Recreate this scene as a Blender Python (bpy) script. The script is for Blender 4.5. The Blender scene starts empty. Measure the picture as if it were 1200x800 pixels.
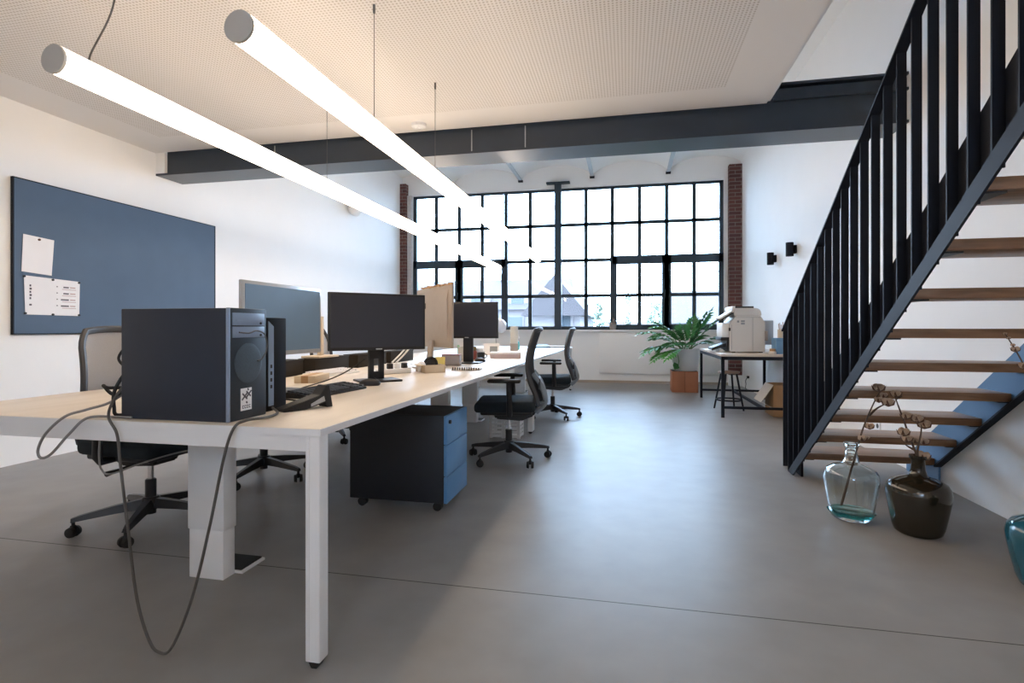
import bpy, bmesh, math, random
from mathutils import Vector, Matrix, Euler

random.seed(7)
PI = math.pi
SC = bpy.context.scene
COL = SC.collection
R = math.radians

# ------------------------------------------------------------------ materials
MATS = {}


def mat(name, col, rough=0.5, metal=0.0, var=0.06, scale=8.0, bump=0.0, spec=0.5, emis=None, estr=0.0,
        trans=0.0, ior=1.45, coat=0.0, bscale=None):
    if name in MATS:
        return MATS[name]
    m = bpy.data.materials.new(name)
    m.use_nodes = True
    nt = m.node_tree
    N, L = nt.nodes, nt.links
    b = N['Principled BSDF']
    b.inputs['Roughness'].default_value = rough
    b.inputs['Metallic'].default_value = metal
    b.inputs['Specular IOR Level'].default_value = spec
    b.inputs['IOR'].default_value = ior
    b.inputs['Transmission Weight'].default_value = trans
    b.inputs['Coat Weight'].default_value = coat
    c = (col[0], col[1], col[2], 1)
    tc = N.new('ShaderNodeTexCoord')
    nz = N.new('ShaderNodeTexNoise')
    nz.inputs['Scale'].default_value = scale
    nz.inputs['Detail'].default_value = 4
    L.new(tc.outputs['Object'], nz.inputs['Vector'])
    mx = N.new('ShaderNodeMix')
    mx.data_type = 'RGBA'
    mx.inputs['A'].default_value = tuple(max(0, x * (1 - var)) for x in col) + (1,)
    mx.inputs['B'].default_value = tuple(min(1, x * (1 + var)) for x in col) + (1,)
    L.new(nz.outputs['Fac'], mx.inputs['Factor'])
    L.new(mx.outputs['Result'], b.inputs['Base Color'])
    if bump:
        bp = N.new('ShaderNodeBump')
        bp.inputs['Strength'].default_value = bump
        bp.inputs['Distance'].default_value = 0.004
        nz2 = N.new('ShaderNodeTexNoise')
        nz2.inputs['Scale'].default_value = bscale or scale * 12
        L.new(tc.outputs['Object'], nz2.inputs['Vector'])
        L.new(nz2.outputs['Fac'], bp.inputs['Height'])
        L.new(bp.outputs['Normal'], b.inputs['Normal'])
    if emis:
        b.inputs['Emission Color'].default_value = (*emis, 1)
        b.inputs['Emission Strength'].default_value = estr
    MATS[name] = m
    return m


def node_math(nt, op, a=None, b=None):
    n = nt.nodes.new('ShaderNodeMath')
    n.operation = op
    for i, v in enumerate((a, b)):
        if v is None:
            continue
        if isinstance(v, (int, float)):
            n.inputs[i].default_value = v
        else:
            nt.links.new(v, n.inputs[i])
    return n.outputs[0]


def mat_floor():
    m = bpy.data.materials.new('polished_concrete')
    m.use_nodes = True
    nt = m.node_tree
    N, L = nt.nodes, nt.links
    b = N['Principled BSDF']
    tc = N.new('ShaderNodeTexCoord')
    n1 = N.new('ShaderNodeTexNoise')
    n1.inputs['Scale'].default_value = 0.9
    n1.inputs['Detail'].default_value = 3
    n1.inputs['Roughness'].default_value = 0.6
    L.new(tc.outputs['Object'], n1.inputs['Vector'])
    n2 = N.new('ShaderNodeTexNoise')
    n2.inputs['Scale'].default_value = 5.5
    n2.inputs['Detail'].default_value = 3
    L.new(tc.outputs['Object'], n2.inputs['Vector'])
    s = node_math(nt, 'MULTIPLY', n1.outputs['Fac'], 0.65)
    s2 = node_math(nt, 'MULTIPLY', n2.outputs['Fac'], 0.35)
    f = node_math(nt, 'ADD', s, s2)
    cr = N.new('ShaderNodeValToRGB')
    cr.color_ramp.elements[0].position = 0.25
    cr.color_ramp.elements[0].color = (0.215, 0.206, 0.197, 1)
    cr.color_ramp.elements[1].position = 0.75
    cr.color_ramp.elements[1].color = (0.325, 0.311, 0.298, 1)
    L.new(f, cr.inputs['Fac'])
    # saw-cut joints of the slab
    sep = N.new('ShaderNodeSeparateXYZ')
    L.new(tc.outputs['Object'], sep.inputs[0])
    d1 = node_math(nt, 'ABSOLUTE', node_math(nt, 'SUBTRACT', sep.outputs['Y'], 2.1))
    d2 = node_math(nt, 'ABSOLUTE', node_math(nt, 'SUBTRACT', sep.outputs['Y'], 7.1))
    d = node_math(nt, 'MINIMUM', d1, d2)
    j = node_math(nt, 'LESS_THAN', d, 0.0028)
    mx = N.new('ShaderNodeMix')
    mx.data_type = 'RGBA'
    L.new(j, mx.inputs['Factor'])
    L.new(cr.outputs['Color'], mx.inputs['A'])
    mx.inputs['B'].default_value = (0.05, 0.045, 0.04, 1)
    L.new(mx.outputs['Result'], b.inputs['Base Color'])
    mr = N.new('ShaderNodeMapRange')
    mr.inputs['To Min'].default_value = 0.33
    mr.inputs['To Max'].default_value = 0.42
    L.new(f, mr.inputs['Value'])
    L.new(mr.outputs[0], b.inputs['Roughness'])
    bp = N.new('ShaderNodeBump')
    bp.inputs['Strength'].default_value = 0.03
    bp.inputs['Distance'].default_value = 0.004
    L.new(n2.outputs['Fac'], bp.inputs['Height'])
    L.new(bp.outputs['Normal'], b.inputs['Normal'])
    b.inputs['Specular IOR Level'].default_value = 0.10
    return m


def mat_perforated():
    m = bpy.data.materials.new('perforated_acoustic_board')
    m.use_nodes = True
    nt = m.node_tree
    N, L = nt.nodes, nt.links
    b = N['Principled BSDF']
    b.inputs['Roughness'].default_value = 0.75
    tc = N.new('ShaderNodeTexCoord')
    sep = N.new('ShaderNodeSeparateXYZ')
    L.new(tc.outputs['Object'], sep.inputs[0])
    pitch = 0.022

    def cell(v):
        a = node_math(nt, 'FRACT', node_math(nt, 'DIVIDE', v, pitch))
        return node_math(nt, 'SUBTRACT', a, 0.5)
    cx, cy = cell(sep.outputs['X']), cell(sep.outputs['Y'])
    r2 = node_math(nt, 'ADD', node_math(nt, 'MULTIPLY', cx, cx), node_math(nt, 'MULTIPLY', cy, cy))
    hole = node_math(nt, 'LESS_THAN', r2, 0.075)
    inx = node_math(nt, 'LESS_THAN', sep.outputs['X'], 0.70)
    inl = node_math(nt, 'GREATER_THAN', sep.outputs['X'], -4.2)
    iny = node_math(nt, 'LESS_THAN', sep.outputs['Y'], 4.15)
    msk = node_math(nt, 'MULTIPLY', node_math(nt, 'MULTIPLY', hole, inx), node_math(nt, 'MULTIPLY', inl, iny))
    mx = N.new('ShaderNodeMix')
    mx.data_type = 'RGBA'
    L.new(msk, mx.inputs['Factor'])
    mx.inputs['A'].default_value = (0.86, 0.83, 0.80, 1)
    mx.inputs['B'].default_value = (0.58, 0.53, 0.48, 1)
    L.new(mx.outputs['Result'], b.inputs['Base Color'])
    return m


def mat_brick():
    m = bpy.data.materials.new('old_red_brick')
    m.use_nodes = True
    nt = m.node_tree
    N, L = nt.nodes, nt.links
    b = N['Principled BSDF']
    b.inputs['Roughness'].default_value = 0.85
    tc = N.new('ShaderNodeTexCoord')
    sep = N.new('ShaderNodeSeparateXYZ')
    L.new(tc.outputs['Object'], sep.inputs[0])
    cmb = N.new('ShaderNodeCombineXYZ')
    L.new(node_math(nt, 'ADD', sep.outputs['X'], sep.outputs['Y']), cmb.inputs['X'])
    L.new(sep.outputs['Z'], cmb.inputs['Y'])
    br = N.new('ShaderNodeTexBrick')
    br.inputs['Scale'].default_value = 1.0
    br.inputs['Brick Width'].default_value = 0.21
    br.inputs['Row Height'].default_value = 0.068
    br.inputs['Mortar Size'].default_value = 0.006
    br.inputs['Color1'].default_value = (0.15, 0.055, 0.048, 1)
    br.inputs['Color2'].default_value = (0.085, 0.034, 0.034, 1)
    br.inputs['Mortar'].default_value = (0.22, 0.19, 0.17, 1)
    L.new(cmb.outputs[0], br.inputs['Vector'])
    L.new(br.outputs['Color'], b.inputs['Base Color'])
    bp = N.new('ShaderNodeBump')
    bp.inputs['Strength'].default_value = 0.5
    bp.inputs['Distance'].default_value = 0.006
    L.new(br.outputs['Fac'], bp.inputs['Height'])
    bp.invert = True
    L.new(bp.outputs['Normal'], b.inputs['Normal'])
    return m


def mat_wood(name, c1, c2, rough=0.45, axis='X', sc=6.0):
    m = bpy.data.materials.new(name)
    m.use_nodes = True
    nt = m.node_tree
    N, L = nt.nodes, nt.links
    b = N['Principled BSDF']
    b.inputs['Roughness'].default_value = rough
    tc = N.new('ShaderNodeTexCoord')
    mp = N.new('ShaderNodeMapping')
    st = {'X': (0.12, 1, 1), 'Y': (1, 0.12, 1), 'Z': (1, 1, 0.12)}[axis]
    mp.inputs['Scale'].default_value = tuple(v * sc for v in st)
    L.new(tc.outputs['Object'], mp.inputs['Vector'])
    nz = N.new('ShaderNodeTexNoise')
    nz.inputs['Scale'].default_value = 4
    nz.inputs['Detail'].default_value = 7
    nz.inputs['Distortion'].default_value = 0.6
    L.new(mp.outputs[0], nz.inputs['Vector'])
    cr = N.new('ShaderNodeValToRGB')
    cr.color_ramp.elements[0].position = 0.35
    cr.color_ramp.elements[0].color = (*c1, 1)
    cr.color_ramp.elements[1].position = 0.65
    cr.color_ramp.elements[1].color = (*c2, 1)
    L.new(nz.outputs['Fac'], cr.inputs['Fac'])
    L.new(cr.outputs['Color'], b.inputs['Base Color'])
    return m


def mat_pane():
    m = bpy.data.materials.new('window_glass')
    m.use_nodes = True
    nt = m.node_tree
    N, L = nt.nodes, nt.links
    N.remove(N['Principled BSDF'])
    out = N['Material Output']
    tr = N.new('ShaderNodeBsdfTransparent')
    tr.inputs[0].default_value = (0.97, 0.985, 0.99, 1)
    gl = N.new('ShaderNodeBsdfGlossy')
    gl.inputs['Roughness'].default_value = 0.03
    fr = N.new('ShaderNodeFresnel')
    fr.inputs['IOR'].default_value = 1.45
    nz = N.new('ShaderNodeTexNoise')
    nz.inputs['Scale'].default_value = 1.5
    bp = N.new('ShaderNodeBump')
    bp.inputs['Strength'].default_value = 0.02
    L.new(nz.outputs['Fac'], bp.inputs['Height'])
    L.new(bp.outputs['Normal'], gl.inputs['Normal'])
    mx = N.new('ShaderNodeMixShader')
    L.new(fr.outputs[0], mx.inputs[0])
    L.new(tr.outputs[0], mx.inputs[1])
    L.new(gl.outputs[0], mx.inputs[2])
    L.new(mx.outputs[0], out.inputs['Surface'])
    return m


WHITE = mat('white_plaster', (0.87, 0.868, 0.862), 0.85, var=0.02, scale=3, bump=0.05)
WHITE_TRIM = mat('white_trim_paint', (0.87, 0.865, 0.86), 0.5, var=0.02)
FLOOR = mat_floor()
PERF = mat_perforated()
BRICK = mat_brick()
PANE = mat_pane()
STEEL_NAVY = mat('dark_navy_steel', (0.009, 0.012, 0.020), 0.6, var=0.15, spec=0.25)
WINDOW_STEEL = mat('window_steel_paint', (0.022, 0.042, 0.062), 0.45, var=0.1)
BEAM_STEEL = mat('painted_beam_steel', (0.022, 0.034, 0.052), 0.30, var=0.15, spec=0.7)
JOIST_STEEL = mat('pale_joist_paint', (0.42, 0.45, 0.47), 0.5)
BLACK_PL = mat('black_plastic', (0.016, 0.016, 0.018), 0.45, var=0.15)
BLACK_RUB = mat('black_rubber', (0.012, 0.012, 0.012), 0.7, var=0.1)
DARK_PL = mat('charcoal_plastic', (0.045, 0.046, 0.05), 0.5, var=0.1)
SCREEN = mat('dark_matte_screen', (0.028, 0.031, 0.043), 0.32, var=0.05)
SCREEN_REFLECT = mat('screen_wall_reflection', (0.18, 0.28, 0.40), 0.30, var=0.05)  # reflection of the wall put into the base colour as blue grey
SILVER = mat('silver_plastic', (0.50, 0.51, 0.52), 0.35, metal=0.4, var=0.04)
ALU = mat('brushed_aluminium', (0.40, 0.34, 0.28), 0.45, metal=0.3, var=0.05, scale=20)
CHROME = mat('chrome', (0.75, 0.75, 0.76), 0.15, metal=1.0)
DESK = mat_wood('pale_birch_laminate', (0.655, 0.575, 0.475), (0.715, 0.635, 0.535), 0.34, 'Y', 3)
DESK_WHITE = mat('white_powder_coat', (0.74, 0.735, 0.735), 0.45, var=0.03)
CASE_NAVY = mat('navy_black_case_paint', (0.021, 0.027, 0.042), 0.45, var=0.08)
CASE_BLUE = mat('blue_grey_case_plastic', (0.24, 0.31, 0.43), 0.35, var=0.08)
CASE_DARK = mat('dark_mesh_bezel', (0.022, 0.032, 0.045), 0.5, var=0.3, scale=300)
PED_SIDE = mat('dark_pedestal_paint', (0.018, 0.021, 0.028), 0.5, var=0.1)
PED_FRONT = mat('blue_grey_drawer_paint', (0.11, 0.29, 0.56), 0.4, var=0.06)
STRING_BLUE = mat('stringer_blue', (0.075, 0.17, 0.31), 0.4, var=0.06)  # bluer and paler than the other stringer
TREAD = mat_wood('dark_oak_tread', (0.165, 0.078, 0.036), (0.27, 0.14, 0.07), 0.4, 'X', 8)
TREAD_CAP = mat('tread_bracket_steel', (0.02, 0.022, 0.026), 0.5)
SEAT_FAB = mat('dark_teal_seat_fabric', (0.012, 0.020, 0.026), 0.9, var=0.25, scale=60, bump=0.3)
MESH_FAB = mat('grey_back_mesh', (0.50, 0.49, 0.49), 0.8, var=0.12, scale=220)
MESH_DARK = mat('dark_back_mesh', (0.06, 0.06, 0.065), 0.8, var=0.2, scale=220)
CHAIR_GREY = mat('grey_chair_plastic', (0.24, 0.26, 0.28), 0.4, var=0.08)
BOARD = mat('slate_blue_pinboard', (0.083, 0.128, 0.195), 0.75, var=0.10, scale=3, bump=0.1)
PAPER = mat('white_paper', (0.80, 0.79, 0.80), 0.8, var=0.03)
INK = mat('dark_ink', (0.10, 0.09, 0.11), 0.8)
INK_RED = mat('faded_red_ink', (0.45, 0.30, 0.29), 0.8)
CARD = mat('brown_cardboard', (0.42, 0.26, 0.14), 0.8, var=0.12, scale=14)
CARD_LIGHT = mat('pale_cardboard', (0.60, 0.50, 0.37), 0.8, var=0.06)
CARD_IN = mat('white_faced_cardboard', (0.62, 0.59, 0.56), 0.8, var=0.06)
PLINTH = mat('terracotta_brown_board', (0.36, 0.145, 0.075), 0.65, var=0.12, scale=5)
POT = mat('pale_grey_ceramic', (0.66, 0.66, 0.66), 0.4, var=0.05)
SOIL = mat('potting_soil', (0.10, 0.075, 0.055), 0.95, var=0.4, scale=40)
LEAF = mat('green_leaf', (0.045, 0.20, 0.06), 0.45, var=0.35, scale=9)
LEAF_B = mat('bright_green_leaf', (0.08, 0.34, 0.06), 0.45, var=0.3, scale=9)
LEAF_OUT = mat('outdoor_leaf', (0.19, 0.25, 0.19), 0.6, var=0.3, scale=9)
STEM = mat('green_stem', (0.10, 0.17, 0.06), 0.6, var=0.2)
TWIG = mat('dry_brown_twig', (0.085, 0.055, 0.04), 0.8, var=0.3, scale=40)
MATTE_BLACK = mat('matte_black_plastic', (0.010, 0.010, 0.012), 0.75, spec=0.2)
COTTON = mat('dry_cotton_boll', (0.42, 0.30, 0.215), 0.95, var=0.35, scale=45, bump=0.5)
HUSK = mat('brown_husk', (0.13, 0.07, 0.045), 0.9, var=0.4, scale=40)
GLASS_C = mat('pale_aqua_glass', (0.94, 0.99, 0.985), 0.03, trans=1.0, var=0.01)
GLASS_T = mat('teal_glass_bottom', (0.02, 0.36, 0.34), 0.05, trans=0.85, var=0.02)
GLASS_BR = mat('brown_bottle_glass', (0.030, 0.024, 0.015), 0.10, trans=0.25, var=0.15, spec=0.8)
GLASS_BL = mat('blue_bottle_glass', (0.02, 0.15, 0.22), 0.06, trans=0.35, var=0.08, spec=0.8)
PRN = mat('warm_white_copier_plastic', (0.60, 0.58, 0.555), 0.5, var=0.03)
PRN_W = mat('white_copier_plastic', (0.78, 0.78, 0.77), 0.4, var=0.02)
PRN_G = mat('blue_grey_copier_plastic', (0.40, 0.45, 0.52), 0.5, var=0.04)
TABLE_TOP = mat_wood('worn_pale_worktop', (0.50, 0.43, 0.37), (0.60, 0.53, 0.46), 0.5, 'X', 3)
STOOL_TOP = mat_wood('grey_brown_stool_wood', (0.20, 0.14, 0.11), (0.28, 0.20, 0.155), 0.6, 'X', 6)
BLUE_BOX = mat('blue_file_board', (0.12, 0.25, 0.42), 0.6, var=0.08)
TEAL_PL = mat('teal_plastic', (0.05, 0.42, 0.44), 0.35)
YELLOW = mat('pale_yellow_card', (0.70, 0.56, 0.16), 0.7)
MAROON = mat('maroon_label', (0.28, 0.07, 0.05), 0.6)
OLIVE = mat('olive_brown_glass', (0.16, 0.12, 0.03), 0.3)
PINK_BOX = mat('dusty_pink_board', (0.52, 0.42, 0.42), 0.7)
RISER = mat('dark_brown_board', (0.032, 0.027, 0.022), 0.9, var=0.12, spec=0.15)
CABLE_GREY = mat('dark_grey_cable', (0.10, 0.10, 0.10), 0.5)
CABLE_LIGHT = mat('pale_grey_cable', (0.22, 0.215, 0.21), 0.5)
CAP_GREY = mat('grey_end_cap', (0.50, 0.49, 0.47), 0.5, var=0.03)
TUBE = mat('warm_tube_diffuser', (0.9, 0.88, 0.85), 0.4, emis=(1.0, 0.80, 0.61), estr=10.6, var=0.01)
WALL_HOUSE = mat('white_house_render', (0.155, 0.13, 0.128), 0.9, var=0.04)
ROOF_GREY = mat('grey_blue_roof', (0.054, 0.042, 0.042), 0.8, var=0.08, scale=2)
HOUSE_WIN = mat('house_window_glass', (0.03, 0.035, 0.04), 0.2)
GROUND_OUT = mat('pale_outdoor_ground', (0.12, 0.13, 0.115), 0.95, var=0.15, scale=0.3)
TAUPE = mat('taupe_ceramic', (0.34, 0.29, 0.26), 0.7, var=0.1)
BASE_TAN = mat('tan_skirting', (0.42, 0.35, 0.29), 0.6)

# ------------------------------------------------------------------ mesh tools


class MB:
    def __init__(self):
        self.bm = bmesh.new()

    def box(self, c, s, rot=None, bev=0.0, seg=2):
        M = Matrix.Translation(Vector(c))
        if rot is not None:
            M = M @ Euler(rot).to_matrix().to_4x4()
        M = M @ Matrix.Diagonal((s[0], s[1], s[2], 1))
        r = bmesh.ops.create_cube(self.bm, size=1.0, matrix=M)
        if bev > 0:
            es = list({e for v in r['verts'] for e in v.link_edges})
            bmesh.ops.bevel(self.bm, geom=es, offset=bev, segments=seg, affect='EDGES', profile=0.5, clamp_overlap=True)
        return self

    def b2(self, lo, hi, bev=0.0):
        return self.box([(a + b) / 2 for a, b in zip(lo, hi)], [abs(b - a) for a, b in zip(lo, hi)], bev=bev)

    def ring(self, c, u, v, r, n):
        return [self.bm.verts.new(c + (u * math.cos(2 * PI * k / n) + v * math.sin(2 * PI * k / n)) * r) for k in range(n)]

    def tube(self, pts, r, seg=8, closed=False, caps=True, flat=1.0):
        P = [Vector(p) for p in pts]
        n = len(P)
        rs = list(r) if isinstance(r, (list, tuple)) else [r] * n
        rings, ref = [], None
        for i in range(n):
            if closed:
                t = P[(i + 1) % n] - P[i - 1]
            else:
                t = P[min(i + 1, n - 1)] - P[max(i - 1, 0)]
            t.normalize()
            if ref is None:
                ref = Vector((0, 0, 1)) if abs(t.z) < 0.9 else Vector((1, 0, 0))
            u = ref - t * ref.dot(t)
            if u.length < 1e-6:
                u = t.orthogonal()
            u.normalize()
            v = t.cross(u)
            ref = u
            rings.append(self.ring(P[i], u * flat, v, rs[i], seg))
        m = n if closed else n - 1
        for i in range(m):
            a, b = rings[i], rings[(i + 1) % n]
            for k in range(seg):
                self.bm.faces.new((a[k], a[(k + 1) % seg], b[(k + 1) % seg], b[k]))
        if caps and not closed:
            self.bm.faces.new(rings[0][::-1])
            self.bm.faces.new(rings[-1])
        return self

    def cyl(self, p0, p1, r0, r1=None, seg=20):
        return self.tube([p0, p1], [r0, r0 if r1 is None else r1], seg)

    def lathe(self, prof, seg=28, c=(0, 0, 0), sx=1.0, sy=1.0):
        c = Vector(c)
        rings = []
        for (r, z) in prof:
            if r < 1e-6:
                rings.append([self.bm.verts.new(c + Vector((0, 0, z)))])
            else:
                rings.append([self.bm.verts.new(c + Vector((r * sx * math.cos(2 * PI * k / seg), r * sy * math.sin(2 * PI * k / seg), z))) for k in range(seg)])
        for a, b in zip(rings, rings[1:]):
            for k in range(seg):
                k2 = (k + 1) % seg
                if len(a) == 1 and len(b) == 1:
                    continue
                if len(a) == 1:
                    self.bm.faces.new((a[0], b[k2], b[k]))
                elif len(b) == 1:
                    self.bm.faces.new((a[k], a[k2], b[0]))
                else:
                    self.bm.faces.new((a[k], a[k2], b[k2], b[k]))
        return self

    def prism(self, poly, axis, a, b, bev=0.0):
        def pt(p, t):
            return {'x': (t, p[0], p[1]), 'y': (p[0], t, p[1]), 'z': (p[0], p[1], t)}[axis]
        A = [self.bm.verts.new(pt(p, a)) for p in poly]
        B = [self.bm.verts.new(pt(p, b)) for p in poly]
        fs = [self.bm.faces.new(A[::-1]), self.bm.faces.new(B)]
        n = len(poly)
        for i in range(n):
            fs.append(self.bm.faces.new((A[i], A[(i + 1) % n], B[(i + 1) % n], B[i])))
        bmesh.ops.recalc_face_normals(self.bm, faces=fs)
        if bev:
            es = list({e for f in fs for e in f.edges})
            bmesh.ops.bevel(self.bm, geom=es, offset=bev, segments=2, affect='EDGES', clamp_overlap=True)
        return self

    def blob(self, c, s, sub=2, jit=0.0, rot=None):
        M = Matrix.Translation(Vector(c))
        if rot:
            M = M @ Euler(rot).to_matrix().to_4x4()
        M = M @ Matrix.Diagonal((s[0], s[1], s[2], 1))
        r = bmesh.ops.create_icosphere(self.bm, subdivisions=sub, radius=1.0, matrix=M)
        if jit:
            cc = Vector(c)
            for v in r['verts']:
                v.co = cc + (v.co - cc) * (1 + random.uniform(-jit, jit))
        return self

    def quad(self, a, b, c, d):
        self.bm.faces.new([self.bm.verts.new(p) for p in (a, b, c, d)])
        return self

    def face(self, pts):
        self.bm.faces.new([self.bm.verts.new(p) for p in pts])
        return self

    def build(self, name, m, parent=None, loc=(0, 0, 0), rot=(0, 0, 0), ang=38, recalc=True):
        if recalc:
            bmesh.ops.recalc_face_normals(self.bm, faces=self.bm.faces)
        me = bpy.data.meshes.new(name)
        self.bm.to_mesh(me)
        self.bm.free()
        me.materials.append(m)
        if len(me.polygons):
            me.polygons.foreach_set('use_smooth', [True] * len(me.polygons))
            me.set_sharp_from_angle(angle=R(ang))
        o = bpy.data.objects.new(name, me)
        COL.objects.link(o)
        o.location = loc
        o.rotation_euler = rot
        if parent is not None:
            o.parent = parent
        return o


def tag(o, label, cat, group=None, kind=None):
    o['label'] = label
    o['category'] = cat
    if group:
        o['group'] = group
    if kind:
        o['kind'] = kind
    return o


def thing(name, label, cat, loc=(0, 0, 0), rz=0.0, group=None):
    o = bpy.data.objects.new(name, None)
    o.empty_display_size = 0.1
    COL.objects.link(o)
    o.location = loc
    o.rotation_euler = (0, 0, rz)
    return tag(o, label, cat, group)


def structure(o):
    o['kind'] = 'structure'
    return o


def dup(src, loc, rz=None, label=None, group=None):
    kids = {}
    for ob in list(COL.objects):
        if ob.parent is not None:
            kids.setdefault(ob.parent.name, []).append(ob)

    def rec(o, parent):
        c = o.copy()
        COL.objects.link(c)
        if parent is not None:
            c.parent = parent
        for k in kids.get(o.name, []):
            rec(k, c)
        return c
    c = rec(src, None)
    c.location = loc
    if rz is not None:
        c.rotation_euler = (0, 0, rz)
    if label:
        c['label'] = label
    if group:
        c['group'] = group
    return c


def curve(pts, n=8):
    """Catmull-Rom through the points."""
    P = [Vector(p) for p in pts]
    P = [P[0] * 2 - P[1]] + P + [P[-1] * 2 - P[-2]]
    out = []
    for i in range(1, len(P) - 2):
        for k in range(n):
            t = k / n
            a, b, c, d = P[i - 1], P[i], P[i + 1], P[i + 2]
            out.append(0.5 * ((2 * b) + (c - a) * t + (2 * a - 5 * b + 4 * c - d) * t * t + (3 * b - a - 3 * c + d) * t ** 3))
    out.append(P[-2])
    return out


# ------------------------------------------------------------------ the room
XL, XR, YB, YF = -4.63, 2.05, -2.6, 10.6
ZC = 2.81
structure(MB().b2((XL - 0.2, YB - 0.2, -0.12), (XR + 0.2, YF + 0.3, 0)).build('floor', FLOOR))
structure(MB().b2((XL - 0.2, YB - 0.2, 0), (XL, YF + 0.3, 4.7)).build('wall_left', WHITE))
structure(MB().b2((XR, YB - 0.2, 0), (XR + 0.2, YF + 0.3, 4.7)).build('wall_right', WHITE))
FILL_WINDOWS = [(-0.2, 0.7, 1.5, 2.4)]  # unseen back window, added to let cool fill daylight in
w = MB()
w.b2((XL, YB - 0.2, 0), (XR, YB, 1.5)).b2((XL, YB - 0.2, 1.5), (-0.2, YB, 2.4)).b2((0.7, YB - 0.2, 1.5), (XR, YB, 2.4)).b2((XL, YB - 0.2, 2.4), (XR, YB, 4.7))
structure(w.build('wall_back', WHITE))
WL, WR, WB, WT = -4.41, 1.76, 1.03, 3.83
w = MB()
w.b2((XL, YF, 0), (XR, YF + 0.3, WB))
w.b2((XL, YF, WT), (XR, YF + 0.3, 4.7))
w.b2((XL, YF, WB), (WL, YF + 0.3, WT))
w.b2((WR, YF, WB), (XR, YF + 0.3, WT))
structure(w.build('wall_front', WHITE))

# perforated lower ceiling under the mezzanine
structure(MB().b2((XL, YB, ZC), (1.065, 4.525, ZC + 0.03)).build('ceiling', PERF))
s = MB()
s.b2((XL, YB, ZC + 0.03), (1.10, 4.56, 3.03))
structure(s.build('slab', WHITE_TRIM))

# vaulted upper ceiling between small joists
v = MB()
J = [-3.5, -2.09, -0.668, 0.76]
P_ = 1.42


def vz(x):
    t = ((x - (-3.5)) / P_) % 1.0
    return 4.03 + 0.25 * math.sqrt(max(0, 1 - (2 * t - 1) ** 2)) ** 1.3


xs = [XL + (XR - XL) * k / 160 for k in range(161)]
bmv = v.bm
rows = []
for y in (YB, YF):
    rows.append([bmv.verts.new((x, y, vz(x))) for x in xs])
for k in range(160):
    bmv.faces.new((rows[0][k], rows[1][k], rows[1][k + 1], rows[0][k + 1]))
top = [[bmv.verts.new((x, y, 4.7)) for x in (XL, XR)] for y in (YB, YF)]
bmv.faces.new((top[0][0], top[0][1], top[1][1], top[1][0]))
structure(v.build('ceiling_vault', WHITE, ang=50, recalc=False))
for jx in J:
    j = MB()
    j.b2((jx - 0.035, 4.95, 4.012), (jx + 0.035, YF - 0.02, 4.028))
    j.b2((jx - 0.006, 4.95, 4.02), (jx + 0.006, YF - 0.02, 4.06))
    o = structure(j.build('trim_1', JOIST_STEEL))
    e = MB().b2((jx - 0.045, YF - 0.06, 3.985), (jx + 0.045, YF + 0.0, 4.02)).build('joist_end', STEEL_NAVY, o)

# the big steel beam across the room
b = MB()
b.b2((XL + 0.11, 4.56, 2.60), (XR, 4.60, 2.93))
b.b2((XL + 0.0, 4.53, 2.585), (XR, 4.86, 2.605))
o = structure(b.build('beam', BEAM_STEEL))
b = MB()
b.b2((1.12, 4.53, 2.83), (XR, 4.83, 2.85)).b2((1.12, 4.60, 2.85), (XR, 4.63, 2.965)).b2((1.12, 4.53, 2.945), (XR, 4.75, 2.965))
b.build('upper_channel', BEAM_STEEL, o)
for sx in (-3.3, -1.34, -0.86):
    MB().b2((sx - 0.004, 4.555, 2.606), (sx + 0.004, 4.561, 2.80)).build('seam', JOIST_STEEL, o)
structure(MB().b2((XL, 4.53, 2.606), (XL + 0.105, 4.60, ZC)).build('trim_2', WHITE))
# skirting
structure(MB().b2((XL, YF - 0.014, 0), (XR, YF, 0.05)).build('baseboard_front', BASE_TAN))
# brick pillars either side of the window
for n, (x0, x1) in enumerate(((XL, -4.50), (1.83, XR))):
    o = structure(MB().b2((x0, YF - 0.14, 0.2), (x1, YF, 4.06)).build('brick_pillar', BRICK))
    MB().b2((x0, YF - 0.15, 0), (x1 + (0.0 if n else 0.005), YF, 0.2)).build('pillar_base', WHITE, o)
o = structure(MB().b2((-4.50, YF - 0.06, WB), (WL, YF, WT)).build('trim_3', mat('whitewashed_brick', (0.62, 0.60, 0.60), 0.9, var=0.25, scale=30, bump=0.6)))

# ------------------------------------------------------------------ the window
Yw = YF + 0.06
MX0, MX1 = -1.372, -1.287
rowsz = [1.70, 2.40, 3.107]


wf = MB()
wf.b2((WL, Yw, WB), (WL + 0.07, Yw + 0.06, WT))
wf.b2((WR - 0.07, Yw, WB), (WR, Yw + 0.06, WT))
wf.b2((WL, Yw, WB), (WR, Yw + 0.06, WB + 0.065))
wf.b2((WL, Yw, WT - 0.045), (WR, Yw + 0.06, WT))
halves = ((WL, MX0), (MX1, WR))
colx = []
for h, (a, c) in enumerate(halves):
    px = [-4.41, -3.905, -3.404, -2.913, -2.413, -1.913, -1.372] if h == 0 else [-1.287, -0.793, -0.283, 0.232, 0.737, 1.239, 1.76]
    colx.append(px)
    for k in range(1, 6):
        wf.b2((px[k] - 0.036, Yw + 0.005, WB), (px[k] + 0.036, Yw + 0.05, WT))
    for z in rowsz:
        wf.b2((a, Yw + 0.005, z - 0.032), (c, Yw + 0.05, z + 0.032))
win = structure(wf.build('window_1', WINDOW_STEEL))
mb = MB()
mb.b2((MX0 - 0.025, YF - 0.11, WB), (MX1 + 0.025, YF - 0.09, 3.93)).b2((-1.34, YF - 0.1, WB), (-1.32, Yw, 3.93))
mb.b2((MX0 - 0.01, Yw - 0.02, WB), (MX1 + 0.01, Yw + 0.06, WT))
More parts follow.
